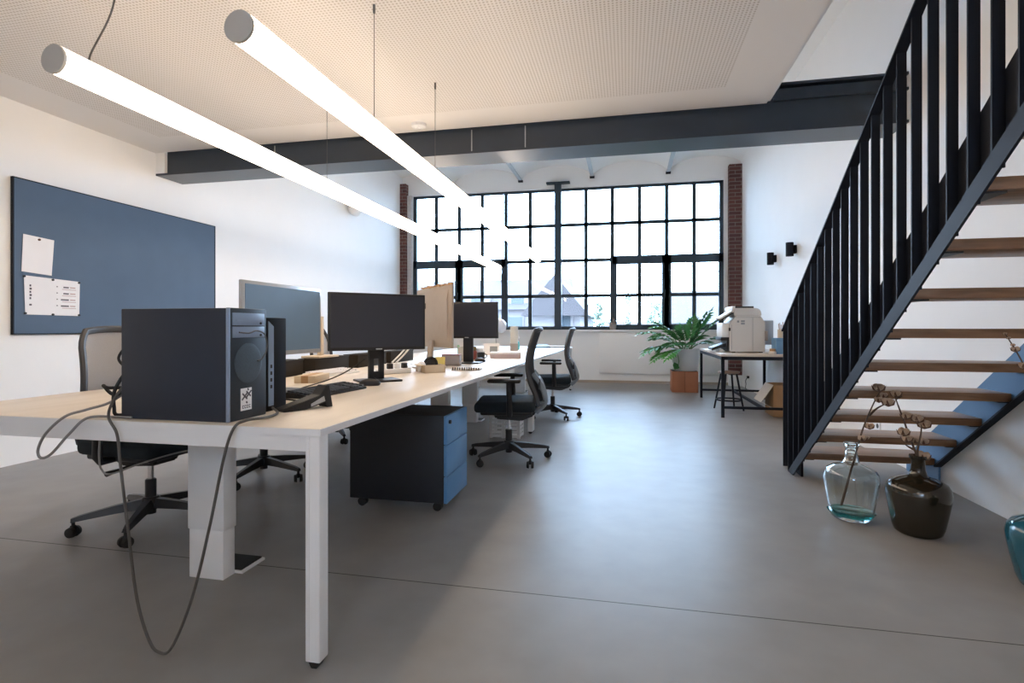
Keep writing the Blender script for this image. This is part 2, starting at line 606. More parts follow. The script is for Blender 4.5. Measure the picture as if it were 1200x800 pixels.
mb.b2((-1.56, YF - 0.12, 3.90), (-1.10, YF - 0.0, 3.93))
mb.build('mullion', WINDOW_STEEL, win)
for h, k0, k1 in ((0, 0, 2), (0, 2, 4), (1, 2, 4), (1, 4, 6)):
    x0, x1 = colx[h][k0], colx[h][k1]
    c = MB()
    z0, z1 = WB + 0.01, 2.465
    t = 0.085
    c.b2((x0 - t * .5, Yw - 0.02, z0), (x0 + t, Yw + 0.055, z1)).b2((x1 - t, Yw - 0.02, z0), (x1 + t * .5, Yw + 0.055, z1))
    c.b2((x0, Yw - 0.02, z1 - 0.16), (x1, Yw + 0.055, z1)).b2((x0, Yw - 0.02, z0), (x1, Yw + 0.055, z0 + 0.09))
    cs = c.build('casement', WINDOW_STEEL, win)
    MB().b2((x1 - 0.05, Yw - 0.045, 1.66), (x1 - 0.02, Yw - 0.02, 1.79)).build('handle', WINDOW_STEEL, cs)
MB().b2((WL + .02, Yw + 0.022, WB + .01), (WR - .02, Yw + 0.028, WT - .01)).build('pane', PANE, win)

for n, (x0, x1, z0, z1) in enumerate(FILL_WINDOWS):  # frame and glass of the added fill window
    f = MB()
    nx = max(2, round((x1 - x0) / 0.9))
    for k in range(nx + 1):
        x = x0 + (x1 - x0) * k / nx
        f.b2((max(x0, x - 0.03), YB - 0.12, z0), (min(x1, x + 0.03), YB - 0.06, z1))
    f.b2((x0, YB - 0.12, z0), (x1, YB - 0.06, z0 + 0.05)).b2((x0, YB - 0.12, z1 - 0.05), (x1, YB - 0.06, z1))
    o = structure(f.build('window_%d' % (n + 2), WINDOW_STEEL))
    MB().b2((x0 + 0.01, YB - 0.095, z0 + 0.01), (x1 - 0.01, YB - 0.089, z1 - 0.01)).build('pane', PANE, o)

# small taupe pot on the sill of the window
t = thing('sill_pot', 'small taupe pot with spiky leaves standing on the window ledge', 'plant pot', (-0.27, YF - 0.02, WB))
MB().lathe([(0, 0), (0.055, 0), (0.075, 0.11), (0.066, 0.11), (0.06, 0.02), (0, 0.02)], 18).build('pot', TAUPE, t)
lf = MB()
for k in range(11):
    a = 2 * PI * k / 11 + 0.2
    el = 0.35 if k % 2 else 0.9
    d = Vector((math.cos(a) * math.cos(el), math.sin(a) * math.cos(el) * 0.7, math.sin(el)))
    p = Vector((0, 0, 0.1))
    lf.tube([p, p + d * 0.10, p + d * 0.19 + Vector((0, 0, -0.01))], [0.010, 0.016, 0.002], 6, flat=0.4)
lf.build('leaves', TAUPE, t)
structure(MB().b2((WL, YF - 0.10, WB - 0.035), (WR, YF + 0.06, WB)).build('trim_4', WHITE_TRIM))

# long low radiator panel under the window
t = thing('radiator', 'long flat white radiator panel on the wall under the window', 'radiator', (0.35, YF, 0))
MB().b2((-0.88, -0.06, 0.19), (1.30, -0.02, 0.985), bev=0.006).build('panel', WHITE_TRIM, t)
for xx in (-0.7, 0.9):
    MB().b2((xx, -0.02, 0.25), (xx + 0.04, -0.002, 0.9)).build('bracket', WHITE_TRIM, t)

# ------------------------------------------------------------------ pinboard
t = thing('pinboard', 'large slate blue pinboard on the left white wall', 'pinboard', (XL, 4.265, 1.011))
MB().b2((0.0, -1.03, 0), (0.022, 1.03, 1.204)).build('panel', BOARD, t)
f = MB()
f.b2((0.0, -1.036, -0.006), (0.026, -1.028, 1.21)).b2((0.0, 1.028, -0.006), (0.026, 1.036, 1.21))
f.b2((0.0, -1.036, -0.006), (0.026, 1.036, 0.002)).b2((0.0, -1.036, 1.202), (0.026, 1.036, 1.21))
f.build('frame', STEEL_NAVY, t)
PX = XL + 0.024


def sheet(label, pts):
    o = thing('paper_sheet', label, 'paper', (PX, pts[0][0], pts[0][1]), 0, 'papers pinned on the board')
    m = MB()
    g = [(p[0] - pts[0][0], p[1] - pts[0][1]) for p in pts]
    m.prism(g, 'x', 0, 0.0015)
    m.build('sheet', PAPER, o)
    return o


o = sheet('blank white sheet pinned on the blue board above the printed one', [(3.30, 1.79), (3.532, 1.775), (3.512, 1.483), (3.288, 1.497)])
MB().cyl((0.0015, 0.115, -0.028), (0.010, 0.115, -0.028), 0.009, seg=10).build('pin', HUSK, o)
o = sheet('wide white printed sheet pinned lower on the blue board', [(3.305, 1.468), (3.744, 1.452), (3.738, 1.158), (3.315, 1.162)])
m = MB()
for k in range(5):
    m.b2((0.0015, 0.040, -0.085 - 0.025 * k), (0.0022, 0.040 + 0.012 + 0.004 * (k % 2), -0.085 - 0.025 * k + 0.016))
m.b2((0.0015, 0.038, -0.235), (0.0022, 0.056, -0.222))
for r_ in range(4):
    z = -0.075 - 0.052 * r_
    m.b2((0.0015, 0.245, z), (0.0022, 0.255, z + 0.008))
    m.b2((0.0015, 0.28 + 0.02 * (r_ < 2), z - 0.004), (0.0022, 0.345, z + 0.007))
m.build('printed_marks', INK, o)
m = MB()
for r_ in range(4):
    z = -0.075 - 0.052 * r_
    m.b2((0.0015, 0.355, z - 0.002), (0.0022, 0.40, z + 0.006))
    m.b2((0.0015, 0.29, z - 0.018), (0.0022, 0.405, z - 0.014))
m.build('red_printed_marks', INK_RED, o)
for (py, pz) in ((0.0, -0.008), (0.43, -0.025), (0.008, -0.297), (0.215, -0.302), (0.43, -0.302), (0.215, -0.018)):
    MB().cyl((0.0015, py, pz), (0.009, py, pz), 0.009, seg=10).build('pin', BLACK_PL, o)

# ------------------------------------------------------------------ tube lamps
def tube_lamp(label, X, y0, y1, wires, z=2.12, r=0.056):
    t = thing('tube_lamp', label, 'lamp', (X, y0, z), 0, 'glowing tube lamps over the benches')
    MB().cyl((0, 0.012, 0), (0, y1 - y0 - 0.012, 0), r, seg=32).build('diffuser', TUBE, t)
    sp = MB()
    A = [(math.sin(R(q)) * (r + 0.003), math.cos(R(q)) * (r + 0.003)) for q in range(-42, 43, 7)]
    sp.prism(A, 'y', 0.02, y1 - y0 - 0.02)
    sp.build('top_spine', CAP_GREY, t)
    for a in (0, y1 - y0 - 0.012):
        MB().cyl((0, a, 0), (0, a + 0.012, 0), r + 0.0015, seg=32).build('end_cap', CAP_GREY, t)
    for (yy, zt) in wires:
        wv = MB().cyl((0, yy - y0, r - 0.004), (0, yy - y0, zt - z), 0.0022, seg=6).build('suspension_wire', CABLE_GREY, t)
        MB().cyl((0, yy - y0, zt - z - 0.045), (0, yy - y0, zt - z), 0.007, seg=10).build('ceiling_mount', CABLE_GREY, wv)
    return t


tube_lamp('long glowing tube lamp on wires, the one farther right over the desks', -1.345, 1.655, 8.15,
          [(2.70, ZC), (3.65, ZC)])
l1 = tube_lamp('long glowing tube lamp on wires, the one nearer the pinboard', -2.225, 1.70, 9.25,
               [(3.69, ZC)])
tube_lamp('added unseen fill tube lamp on wires behind the viewpoint, near the stairs', 0.75, -2.3, -0.2, [(-2.0, ZC), (-0.5, ZC)])  # unseen pair, added as fill for the right side and camera-facing fronts
tube_lamp('added unseen fill tube lamp on wires behind the viewpoint, farther from the stairs', -0.45, -2.3, -0.2, [(-2.0, ZC), (-0.5, ZC)])
MB().tube(curve([(0, 0.16, 0.05), (-0.02, 0.17, 0.10), (0.03, 0.22, 0.3), (0.04, 0.25, 0.5), (0.03, 0.28, 0.69)], 6), 0.004, 6).build('power_cable', CABLE_GREY, l1)

# round things on the ceiling
t = thing('smoke_detector', 'small round white detector on the perforated ceiling near the beam', 'detector', (-1.757, 4.36, ZC))
MB().lathe([(0, -0.035), (0.045, -0.035), (0.062, -0.024), (0.066, 0), (0, 0)], 24).build('body', WHITE_TRIM, t)
MB().lathe([(0, -0.042), (0.02, -0.042), (0.024, -0.035), (0, -0.035)], 16).build('sensor', WHITE_TRIM, t)
t = thing('wall_speaker', 'small rounded white unit on the left wall past the steel beam', 'speaker', (XL, 8.4, 3.10))
MB().blob((0.09, 0, 0), (0.09, 0.16, 0.13), 3).build('shell', WHITE_TRIM, t)
MB().b2((0, -0.05, -0.05), (0.03, 0.05, 0.05)).build('bracket', WHITE_TRIM, t)

# ------------------------------------------------------------------ bench desks
ZT = 0.743


def bench(label, y0, y1):
    xa, xb = -2.61, -0.92
    L_ = y1 - y0
    t = thing('bench_desk', label, 'desk', (xa, y0, 0), 0, 'double bench desks in one long row')
    W_ = xb - xa
    for (a, c) in ((0, W_ / 2 - 0.004), (W_ / 2 + 0.004, W_)):
        MB().b2((a, 0, ZT - 0.022), (c, L_, ZT), bev=0.003).build('tabletop', DESK, t)
    e = MB()
    for (a, c) in ((0, W_), ):
        e.b2((a - 0.001, -0.003, ZT - 0.024), (c + 0.001, 0.0, ZT - 0.002))
        e.b2((c, 0, ZT - 0.023), (c + 0.003, L_, ZT - 0.001))
        e.b2((-0.003, 0, ZT - 0.023), (0, L_, ZT - 0.001))
    e.build('edge_band', DESK_WHITE, t)
    f = MB()
    for yy in (0.004, L_ - 0.044):
        f.b2((0.01, yy, ZT - 0.072), (W_ - 0.01, yy + 0.04, ZT - 0.023))
    for xx in (W_ * 0.28, W_ * 0.72):
        f.b2((xx - 0.02, 0.04, ZT - 0.065), (xx + 0.02, L_ - 0.04, ZT - 0.024))
    f.build('frame', DESK_WHITE, t)
    for xx in (0.002, W_ - 0.052):
        for yy in (0.002, L_ - 0.052):
            g = MB()
            g.b2((xx, yy, 0.022), (xx + 0.05, yy + 0.05, ZT - 0.023), bev=0.004)
            g.b2((xx + 0.012, yy - 0.0015, 0.03), (xx + 0.016, yy + 0.01, ZT - 0.03))
            lg = g.build('leg', DESK_WHITE, t)
            MB().prism([(xx + 0.004, 0.0225), (xx + 0.046, 0.0225), (xx + 0.034, 0), (xx + 0.016, 0)], 'y', yy + 0.008, yy + 0.042).build('foot', BLACK_RUB, lg)
    for yy in (0.45, L_ - 0.53):
        cx = 0.88
        MB().b2((cx - 0.088, yy, 0.205), (cx + 0.088, yy + 0.075, ZT - 0.065), bev=0.003).build('upper_column', DESK_WHITE, t)
        cl = MB().b2((cx - 0.083, yy + 0.003, 0.0), (cx + 0.083, yy + 0.072, 0.21), bev=0.003).build('lower_column', DESK_WHITE, t)
        fp = MB()
        fp.b2((cx - 0.085, yy + 0.072, 0), (cx + 0.12, yy + 0.22, 0.012), bev=0.003)
        fp.build('foot_plate', DESK_WHITE, cl)
        MB().b2((cx - 0.06, yy + 0.08, 0.012), (cx + 0.108, yy + 0.212, 0.018)).build('black_insert', BLACK_RUB, cl)
    # cable tray in the middle
    MB().b2((W_ / 2 - 0.11, 0.75, ZT - 0.17), (W_ / 2 + 0.11, L_ - 0.75, ZT - 0.16)).b2((W_ / 2 - 0.11, 0.75, ZT - 0.17), (W_ / 2 - 0.10, L_ - 0.75, ZT - 0.06)).b2((W_ / 2 + 0.10, 0.75, ZT - 0.17), (W_ / 2 + 0.11, L_ - 0.75, ZT - 0.06)).build('cable_tray', DARK_PL, t)
    return t


bench('long pale birch bench desk on white legs carrying the computer tower, nearest the camera', 1.486, 5.335)
bench('long pale bench desk in the far half of the row, toward the window', 5.345, 9.2)

# ------------------------------------------------------------------ task chairs
def make_chair(label, back_mat):
    t = thing('task_chair', label, 'chair', (0, 0, 0), 0, 'black task chairs around the bench desks')
    s = MB()
    s.box((0.02, 0, 0.445), (0.47, 0.48, 0.075), bev=0.032, seg=4)
    for vtx in s.bm.verts:
        if vtx.co.x > 0.12:
            vtx.co.z -= (vtx.co.x - 0.12) ** 2 * 0.55
        vtx.co.z += 0.25 * vtx.co.y ** 2 * (1 if vtx.co.z > 0.44 else 0.3)
    s.build('seat', SEAT_FAB, t)
    MB().box((0.01, 0, 0.398), (0.40, 0.40, 0.03), bev=0.012).build('seat_shell', BLACK_PL, t)
    m = MB()
    m.prism([(-0.22, 0.40), (0.13, 0.39), (0.10, 0.335), (-0.10, 0.32), (-0.20, 0.36)], 'y', -0.075, 0.075, bev=0.01)
    mec = m.build('mechanism', BLACK_PL, t)
    MB().tube([(0.03, -0.07, 0.355), (0.03, -0.20, 0.345), (0.03, -0.27, 0.34)], [0.008, 0.008, 0.014], 8).build('lever', BLACK_PL, mec)
    MB().cyl((0, 0, 0.22), (0, 0, 0.34), 0.014, seg=16).build('gas_rod', CHROME, t)
    MB().lathe([(0, 0.06), (0.026, 0.06), (0.027, 0.24), (0.022, 0.245), (0, 0.245)], 20).build('column', BLACK_PL, t)
    # star base
    bs = MB()
    bs.lathe([(0, 0.085), (0.040, 0.085), (0.046, 0.10), (0.045, 0.14), (0.036, 0.152), (0, 0.152)], 20)
    for k in range(5):
        a = 2 * PI * k / 5
        d = Vector((math.cos(a), math.sin(a), 0))
        n = Vector((-d.y, d.x, 0))
        sec = []
        for (rr, w_, z0, z1) in ((0.03, 0.030, 0.095, 0.145), (0.16, 0.024, 0.090, 0.128), (0.30, 0.019, 0.080, 0.104), (0.335, 0.014, 0.076, 0.094)):
            c = d * rr
            sec.append([bs.bm.verts.new(c + n * w_ + Vector((0, 0, z0))), bs.bm.verts.new(c - n * w_ + Vector((0, 0, z0))),
                        bs.bm.verts.new(c - n * w_ * .55 + Vector((0, 0, z1))), bs.bm.verts.new(c + n * w_ * .55 + Vector((0, 0, z1)))])
        for q in range(3):
            for i in range(4):
                bs.bm.faces.new((sec[q][i], sec[q][(i + 1) % 4], sec[q + 1][(i + 1) % 4], sec[q + 1][i]))
        bs.bm.faces.new(sec[0][::-1])
        bs.bm.faces.new(sec[-1])
    bs.build('star_base', BLACK_PL, t)
    for k in range(5):
        a = 2 * PI * k / 5
        cx, cy = 0.325 * math.cos(a), 0.325 * math.sin(a)
        th = a + 0.9
        ax = Vector((math.cos(th), math.sin(th), 0))
        c = MB()
        for sgn in (-1, 1):
            p = Vector((cx, cy, 0.0275)) + ax * 0.010 * sgn
            c.cyl(p, p + ax * 0.016 * sgn, 0.0275, 0.024, seg=16)
        c.cyl((cx, cy, 0.03), (cx, cy, 0.088), 0.008, seg=10)
        c.box((cx, cy, 0.046), (0.022, 0.022, 0.03), bev=0.006)
        c.build('caster', BLACK_RUB, t)
    # back: profile x(z)
    prof = [(-0.235, 0.47), (-0.213, 0.55), (-0.170, 0.66), (-0.155, 0.78), (-0.172, 0.90), (-0.215, 1.035)]
    cp = curve([(p[0], 0, p[1]) for p in prof], 5)
    nz = len(cp)

    def half(i):
        u = i / (nz - 1)
        w_ = 0.20 + 0.035 * math.sin(u * PI * 0.9)
        if u > 0.86:
            q = (u - 0.86) / 0.14
            w_ *= 1 - 0.14 * q * q
        return w_
    g = MB()
    ny = 9
    for off in (0.0, ):
        grid = []
        for i, p in enumerate(cp):
            hw = half(i) - 0.006
            grid.append([g.bm.verts.new((p.x - 0.045 * (1 - (2 * j / (ny - 1) - 1) ** 2), hw * (2 * j / (ny - 1) - 1), p.z)) for j in range(ny)])
        for i in range(nz - 1):
            for j in range(ny - 1):
                g.bm.faces.new((grid[i][j], grid[i + 1][j], grid[i + 1][j + 1], grid[i][j + 1]))
    bmesh.ops.solidify(g.bm, geom=list(g.bm.faces), thickness=0.006)
    g.build('back_mesh', back_mat, t, ang=60)
    loop = [(p.x, -half(i), p.z) for i, p in enumerate(cp)]
    tp = cp[-1]
    for j in range(1, 8):
        yy = -half(nz - 1) + 2 * half(nz - 1) * j / 8
        q = 1 - (2 * j / 8 - 1) ** 2
        loop.append((tp.x - 0.045 * q, yy, tp.z + 0.012 * q))
    loop += [(p.x, half(i), p.z) for i, p in reversed(list(enumerate(cp)))]
    bp = cp[0]
    for j in range(1, 6):
        q = 1 - (2 * j / 6 - 1) ** 2
        loop.append((bp.x - 0.045 * q, half(0) - 2 * half(0) * j / 6, bp.z))
    MB().tube(loop, 0.016, 8, closed=True, flat=1.25).build('back_frame', DARK_PL, t)
    l = MB()
    for sgn in (-1, 1):
        l.tube(curve([(-0.195, 0.15 * sgn, 0.70), (-0.255, 0.13 * sgn, 0.62), (-0.285, 0.10 * sgn, 0.53), (-0.29, 0.06 * sgn, 0.46), (-0.22, 0.045 * sgn, 0.385)], 5), 0.015, 8, flat=1.4)
    l.box((-0.285, 0, 0.53), (0.018, 0.20, 0.05), bev=0.007)
    l.build('back_bracket', CHAIR_GREY, t)
    MB().box((-0.245, 0, 0.62), (0.02, 0.30, 0.085), bev=0.009, seg=3).build('lumbar_pad', DARK_PL, t)
    for sgn in (-1, 1):
        a = MB()
        a.tube([(-0.02, 0.15 * sgn, 0.395), (-0.02, 0.26 * sgn, 0.395), (-0.02, 0.275 * sgn, 0.42), (-0.015, 0.277 * sgn, 0.645)], [0.020, 0.022, 0.024, 0.02], 8, flat=0.9)
        ar = a.build('armrest', BLACK_PL, t)
        MB().box((0.02, 0.275 * sgn, 0.655), (0.25, 0.085, 0.026), bev=0.012, seg=3).build('arm_pad', BLACK_RUB, ar)
    return t


def spin_base(chair, deg):
    for o in chair.children:
        if o.name.startswith(('star_base', 'caster')):
            o.rotation_euler = (0, 0, R(deg))


ch = make_chair('black task chair drawn up to the desk beside the dark drawer pedestal', MESH_DARK)
ch.location = (-0.93, 4.22, 0)
ch.rotation_euler = (0, 0, R(189))
spin_base(ch, -21)
c2 = dup(ch, (-0.87, 6.38, 0), R(187), 'black task chair on the window side, second behind the drawer pedestal')
spin_base(c2, -25)
chc = make_chair('task chair with pale grey mesh back behind the dark computer tower', MESH_FAB)
chc.location = (-2.505, 2.42, 0)
chc.rotation_euler = (0, 0, R(-2))
spin_base(chc, 12)
c2 = dup(chc, (-2.52, 3.36, 0), R(3), 'task chair under the desk whose star base shows between column and corner leg')
spin_base(c2, 57)
dup(chc, (-2.72, 4.70, 0), R(10), 'task chair whose casters peek out just left of the drawer pedestal')

# ------------------------------------------------------------------ pedestal
t = thing('drawer_pedestal', 'dark mobile drawer pedestal with blue grey drawer fronts under the desk', 'pedestal', (-1.0, 2.90, 0), R(0))
MB().b2((-0.60, 0, 0.055), (-0.02, 0.40, 0.555), bev=0.004).build('body', PED_SIDE, t)
for z0, z1 in ((0.055, 0.205), (0.21, 0.385), (0.39, 0.553)):
    dr = MB().b2((-0.019, 0.004, z0), (0.0, 0.396, z1), bev=0.002).build('drawer', PED_FRONT, t)
    if z1 > 0.5:
        MB().cyl((0, 0.045, 0.515), (0.012, 0.045, 0.515), 0.011, seg=14).build('lock', BLACK_PL, dr)
for (xx, yy) in ((-0.54, 0.05), (-0.07, 0.05), (-0.54, 0.35), (-0.07, 0.35)):
    c = MB()
    c.cyl((xx, yy - 0.016, 0.026), (xx, yy + 0.016, 0.026), 0.026, seg=16)
    c.b2((xx - 0.012, yy - 0.02, 0.03), (xx + 0.012, yy + 0.02, 0.057))
    c.build('caster', BLACK_RUB, t)

# white slatted crate on the floor under the desk
t = thing('slatted_crate', 'small white slatted crate on the floor behind the drawer pedestal', 'crate', (-1.30, 5.02, 0))
c = MB()
for k in range(6):
    z = 0.012 + k * 0.037
    c.b2((0, 0, z), (0.30, 0.010, z + 0.022)).b2((0, 0.19, z), (0.30, 0.20, z + 0.022))
    c.b2((0, 0, z), (0.010, 0.20, z + 0.022)).b2((0.29, 0, z), (0.30, 0.20, z + 0.022))
for (xx, yy) in ((0, 0), (0.27, 0), (0, 0.17), (0.27, 0.17), (0.12, 0)):
    c.b2((xx + 0.001, yy + 0.001, 0), (xx + 0.029, yy + 0.029, 0.225))
c.build('slats', DESK_WHITE, t)
MB().b2((0.02, 0.015, 0.005), (0.28, 0.185, 0.012)).build('bottom', DESK_WHITE, t)

# ------------------------------------------------------------------ computers
t = thing('computer_tower', 'big dark computer tower standing on the near end of the desk', 'computer', (-1.27, 1.52, ZT))
MB().b2((-0.425, 0, 0), (-0.012, 0.185, 0.375), bev=0.003).build('case', CASE_NAVY, t)
MB().b2((-0.013, -0.001, 0), (0.0, 0.186, 0.376), bev=0.003).build('front_bezel', CASE_DARK, t)
MB().b2((-0.008, -0.0035, 0.002), (0.003, 0.004, 0.374), bev=0.001).build('edge_strip', CASE_BLUE, t)
for z0, z1 in ((0.318, 0.360), (0.277, 0.314)):
    d = MB()
    d.b2((0, 0.014, z0), (0.004, 0.172, z1), bev=0.0015)
    d.b2((0.004, 0.03, z0 + 0.014), (0.005, 0.155, z0 + 0.019))
    dv = d.build('drive_bay', CASE_BLUE, t)
    MB().cyl((0.004, 0.15, z0 + 0.008), (0.007, 0.15, z0 + 0.008), 0.004, seg=10).build('button', BLACK_PL, dv)
f = MB()
f.lathe([(0, 0), (0.068, 0), (0.068, 0.002), (0.058, 0.004), (0, 0.002)], 32)
f.build('fan_grille', mat('fan_grille_metal', (0.05, 0.07, 0.09), 0.5, var=0.4, scale=250), t, loc=(0.0, 0.092, 0.19), rot=(0, PI / 2, 0))
st = MB().b2((0, 0.055, 0.03), (0.0012, 0.108, 0.105)).build('sticker', PAPER, t)
k = MB()
for (y_, z_, l_, a_) in ((0.0735, 0.078, 0.036, -0.85), (0.0735, 0.078, 0.030, 0.85), (0.092, 0.083, 0.036, -0.85), (0.092, 0.085, 0.028, 0.85), (0.083, 0.0565, 0.008, 0.85), (0.090, 0.100, 0.008, 0.5)):
    k.box((0.0016, y_, z_), (0.001, 0.0055, l_), rot=(a_, 0, 0))
for q in range(4):
    k.b2((0.0012, 0.062 + q * 0.0105, 0.037), (0.0018, 0.0695 + q * 0.0105, 0.0395))
    k.b2((0.0012, 0.062 + q * 0.0105, 0.045), (0.0018, 0.0695 + q * 0.0105, 0.0475))
    k.b2((0.0012, 0.062 + q * 0.0105, 0.037), (0.0018, 0.064 + q * 0.0105, 0.0475))
k.build('sticker_print', INK, st)
MB().tube(curve([(0.006, 0.04, 0.295), (0.012, 0.08, 0.292), (0.014, 0.12, 0.30), (0.018, 0.155, 0.285), (0.018, 0.165, 0.24), (0.014, 0.15, 0.205), (0.012, 0.125, 0.195)], 6), 0.0025, 6).build('front_cable', CABLE_GREY, t)

t = thing('slim_computer', 'slim black computer tucked against the big computer tower', 'computer', (-1.30, 1.74, ZT))
MB().b2((-0.36, 0, 0), (-0.012, 0.125, 0.345), bev=0.004).build('case', MATTE_BLACK, t)
MB().b2((-0.013, 0, 0), (0.0, 0.125, 0.348), bev=0.003).build('front_bezel', MATTE_BLACK, t)
sp = MB().prism([(0.016, 0.02), (0.046, 0.02), (0.046, 0.315), (0.016, 0.335)], 'x', 0, 0.003).build('port_strip', CASE_BLUE, t)
p = MB()
for z in (0.16, 0.135, 0.11, 0.085):
    p.b2((0.003, 0.026, z), (0.004, 0.036, z + 0.013))
p.build('port', BLACK_PL, sp)


def monitor(label, loc, rz, w_, h_, zb, body, screen, bez=0.014, stand=True, base=True, hole=False, th=0.035, tilt=0.0):
    """front faces local -y; loc is the foot on the desk."""
    t = thing('monitor', label, 'monitor', loc, rz, 'computer monitors on the benches')
    hs = MB()
    hs.b2((-w_ / 2, -0.004, zb), (w_ / 2, th * 0.45, zb + h_), bev=0.004)
    hs.b2((-w_ * 0.36, th * 0.4, zb + h_ * 0.12), (w_ * 0.36, th, zb + h_ * 0.85), bev=0.008)
    hs.build('housing', body, t)
    MB().b2((-w_ / 2 + bez, -0.0065, zb + bez * 1.3), (w_ / 2 - bez, -0.0035, zb + h_ - bez)).build('screen', screen, t)
    MB().b2((-0.018, -0.0075, zb + bez * 0.3), (0.018, -0.0035, zb + bez * 0.75)).build('badge', SILVER, t)
    nk = MB()
    if hole:
        nk.b2((-0.045, th + 0.005, 0.012), (-0.016, th + 0.03, zb + h_ * 0.55)).b2((0.016, th + 0.005, 0.012), (0.045, th + 0.03, zb + h_ * 0.55))
        nk.b2((-0.045, th + 0.005, 0.012), (0.045, th + 0.03, 0.055)).b2((-0.045, th + 0.005, 0.13), (0.045, th + 0.03, zb + h_ * 0.55))
    else:
        nk.b2((-0.045, th + 0.005, 0.012), (0.045, th + 0.03, zb + h_ * 0.55), bev=0.004)
    nk.b2((-0.05, th - 0.003, zb + h_ * 0.35), (0.05, th + 0.006, zb + h_ * 0.6))
    nk.build('stand_neck', BLACK_PL if body is not ALU else ALU, t)
    MB().b2((-0.12, -0.07, 0), (0.12, 0.11, 0.012), bev=0.004).build('stand_base', BLACK_PL if body is not ALU else ALU, t)
    return t


monitor('silver framed monitor with a blue grey reflection coloured into its screen behind the computer towers', (-1.60, 2.29, ZT), R(90), 0.60, 0.335, 0.182, SILVER, SCREEN_REFLECT, bez=0.016)
monitor('black monitor with a cable hole in its stand, right of the silver framed one', (-1.415, 2.90, ZT), R(44), 0.575, 0.33, 0.182, BLACK_PL, SCREEN, hole=True)
monitor('black monitor farthest along the benches, in front of the window', (-1.385, 4.56, ZT), R(2), 0.565, 0.32, 0.222, BLACK_PL, SCREEN)

# aluminium all-in-one seen from behind
t = thing('all_in_one_computer', 'aluminium all in one computer seen from the back behind the black monitor', 'computer', (-1.48, 3.985, ZT), R(133))
W2, zb, h2 = 0.70, 0.165, 0.465
MB().b2((-W2 / 2, -0.012, zb), (W2 / 2, 0.006, zb + h2), bev=0.006).build('housing', ALU, t)
MB().b2((-W2 / 2 + 0.01, -0.015, zb + 0.075), (W2 / 2 - 0.01, -0.011, zb + h2 - 0.012)).build('screen', SCREEN, t)
bk = MB()
bk.prism([(0.005, 0.03), (0.018, 0.10), (0.018, 0.36), (0.005, 0.44)], 'x', -W2 / 2 + 0.06, W2 / 2 - 0.06)
for vv in bk.bm.verts:
    vv.co.z += zb
bk.build('back_shell', ALU, t)
MB().b2((0.12, 0.014, zb + 0.30), (0.138, 0.022, zb + 0.345), bev=0.003).build('cable_slot', DARK_PL, t)
MB().prism([(0.018, 0.012), (0.14, 0.0), (0.14, 0.008), (0.05, 0.03), (0.03, zb + 0.05), (0.018, zb + 0.05)], 'x', -0.04, 0.04).build('stand_arm', ALU, t)
MB().b2((-0.10, -0.06, 0), (0.10, 0.14, 0.008), bev=0.002).build('stand_base', ALU, t)
# strip of brown sticky notes along its top edge
n_ = MB()
for k in range(9):
    n_.box((-W2 / 2 + 0.03 + k * 0.068, 0.0, zb + h2 + 0.006), (0.055, 0.02, 0.012 + 0.008 * (k % 3 == 0)), rot=(0, random.uniform(-0.15, 0.15), 0))
n_.build('top_trim', CARD, t)

# dark low boxes and pale stand in the middle of the bench
t = thing('riser_box', 'low dark brown box on the desk behind the gap between two monitors', 'box', (-2.09, 3.52, ZT), R(4), 'low dark boxes along the middle of the bench')
MB().b2((-0.10, -0.26, 0), (0.02, 0.25, 0.098), bev=0.003).build('body', RISER, t)
MB().b2((-0.104, -0.264, 0.098), (0.024, 0.254, 0.104), bev=0.002).build('lid', RISER, t)
dup(t, (-2.12, 2.96, ZT), R(2), 'low dark brown box on the desk behind the silver framed monitor')
dup(t, (-2.08, 4.12, ZT), R(0), 'low dark brown box on the desk behind the monitor with the cable hole')
dup(t, (-2.07, 4.70, ZT), R(0), 'low dark brown box on the desk behind the aluminium all in one computer')
t = thing('tablet_stand', 'pale wooden stand with thin upright post on the dark box', 'stand', (-2.13, 3.45, ZT + 0.104))
MB().b2((-0.07, -0.13, 0), (0.07, 0.13, 0.014), bev=0.003).build('foot', CARD_LIGHT, t)
MB().b2((-0.012, -0.024, 0.014), (0.012, 0.024, 0.29), bev=0.003).build('post', CARD_LIGHT, t)


# ------------------------------------------------------------------ keyboards and mice
def keyboard(label, loc, rz, body, keys):
    t = thing('keyboard', label, 'keyboard', loc, rz, 'keyboards on the benches')
    MB().prism([(-0.075, 0.0), (0.075, 0.0), (0.075, 0.022), (0.06, 0.026), (-0.075, 0.010)], 'x', -0.225, 0.225, bev=0.003).build('body', body, t)
    k = MB()
    for r_ in range(6):
        y = -0.058 + r_ * 0.021
        for c in range(20):
            if c in (14, 18) and r_ < 5:
                continue
            x = -0.208 + c * 0.0215
            k.box((x, y, 0.019 + 0.0022 * r_), (0.018, 0.017, 0.008), bev=0.0)
    k.build('keys', keys, t)
    return t


keyboard('black keyboard on the desk below the silver framed monitor', (-1.40, 2.33, ZT), R(86), BLACK_PL, DARK_PL)
keyboard('white keyboard on the desk in front of the low dark box', (-1.93, 3.27, ZT), R(88), PRN_W, PAPER)


def mouse(label, loc, rz):
    t = thing('computer_mouse', label, 'mouse', loc, rz, 'black mice on the benches')
    m = MB().blob((0, 0, 0.012), (0.058, 0.032, 0.026), 3)
    for vv in m.bm.verts:
        vv.co.z = max(0.0, vv.co.z)
    m.build('shell', BLACK_PL, t)
    MB().cyl((0.026, -0.004, 0.031), (0.026, 0.004, 0.031), 0.009, seg=12).build('wheel', DARK_PL, t)
    return t


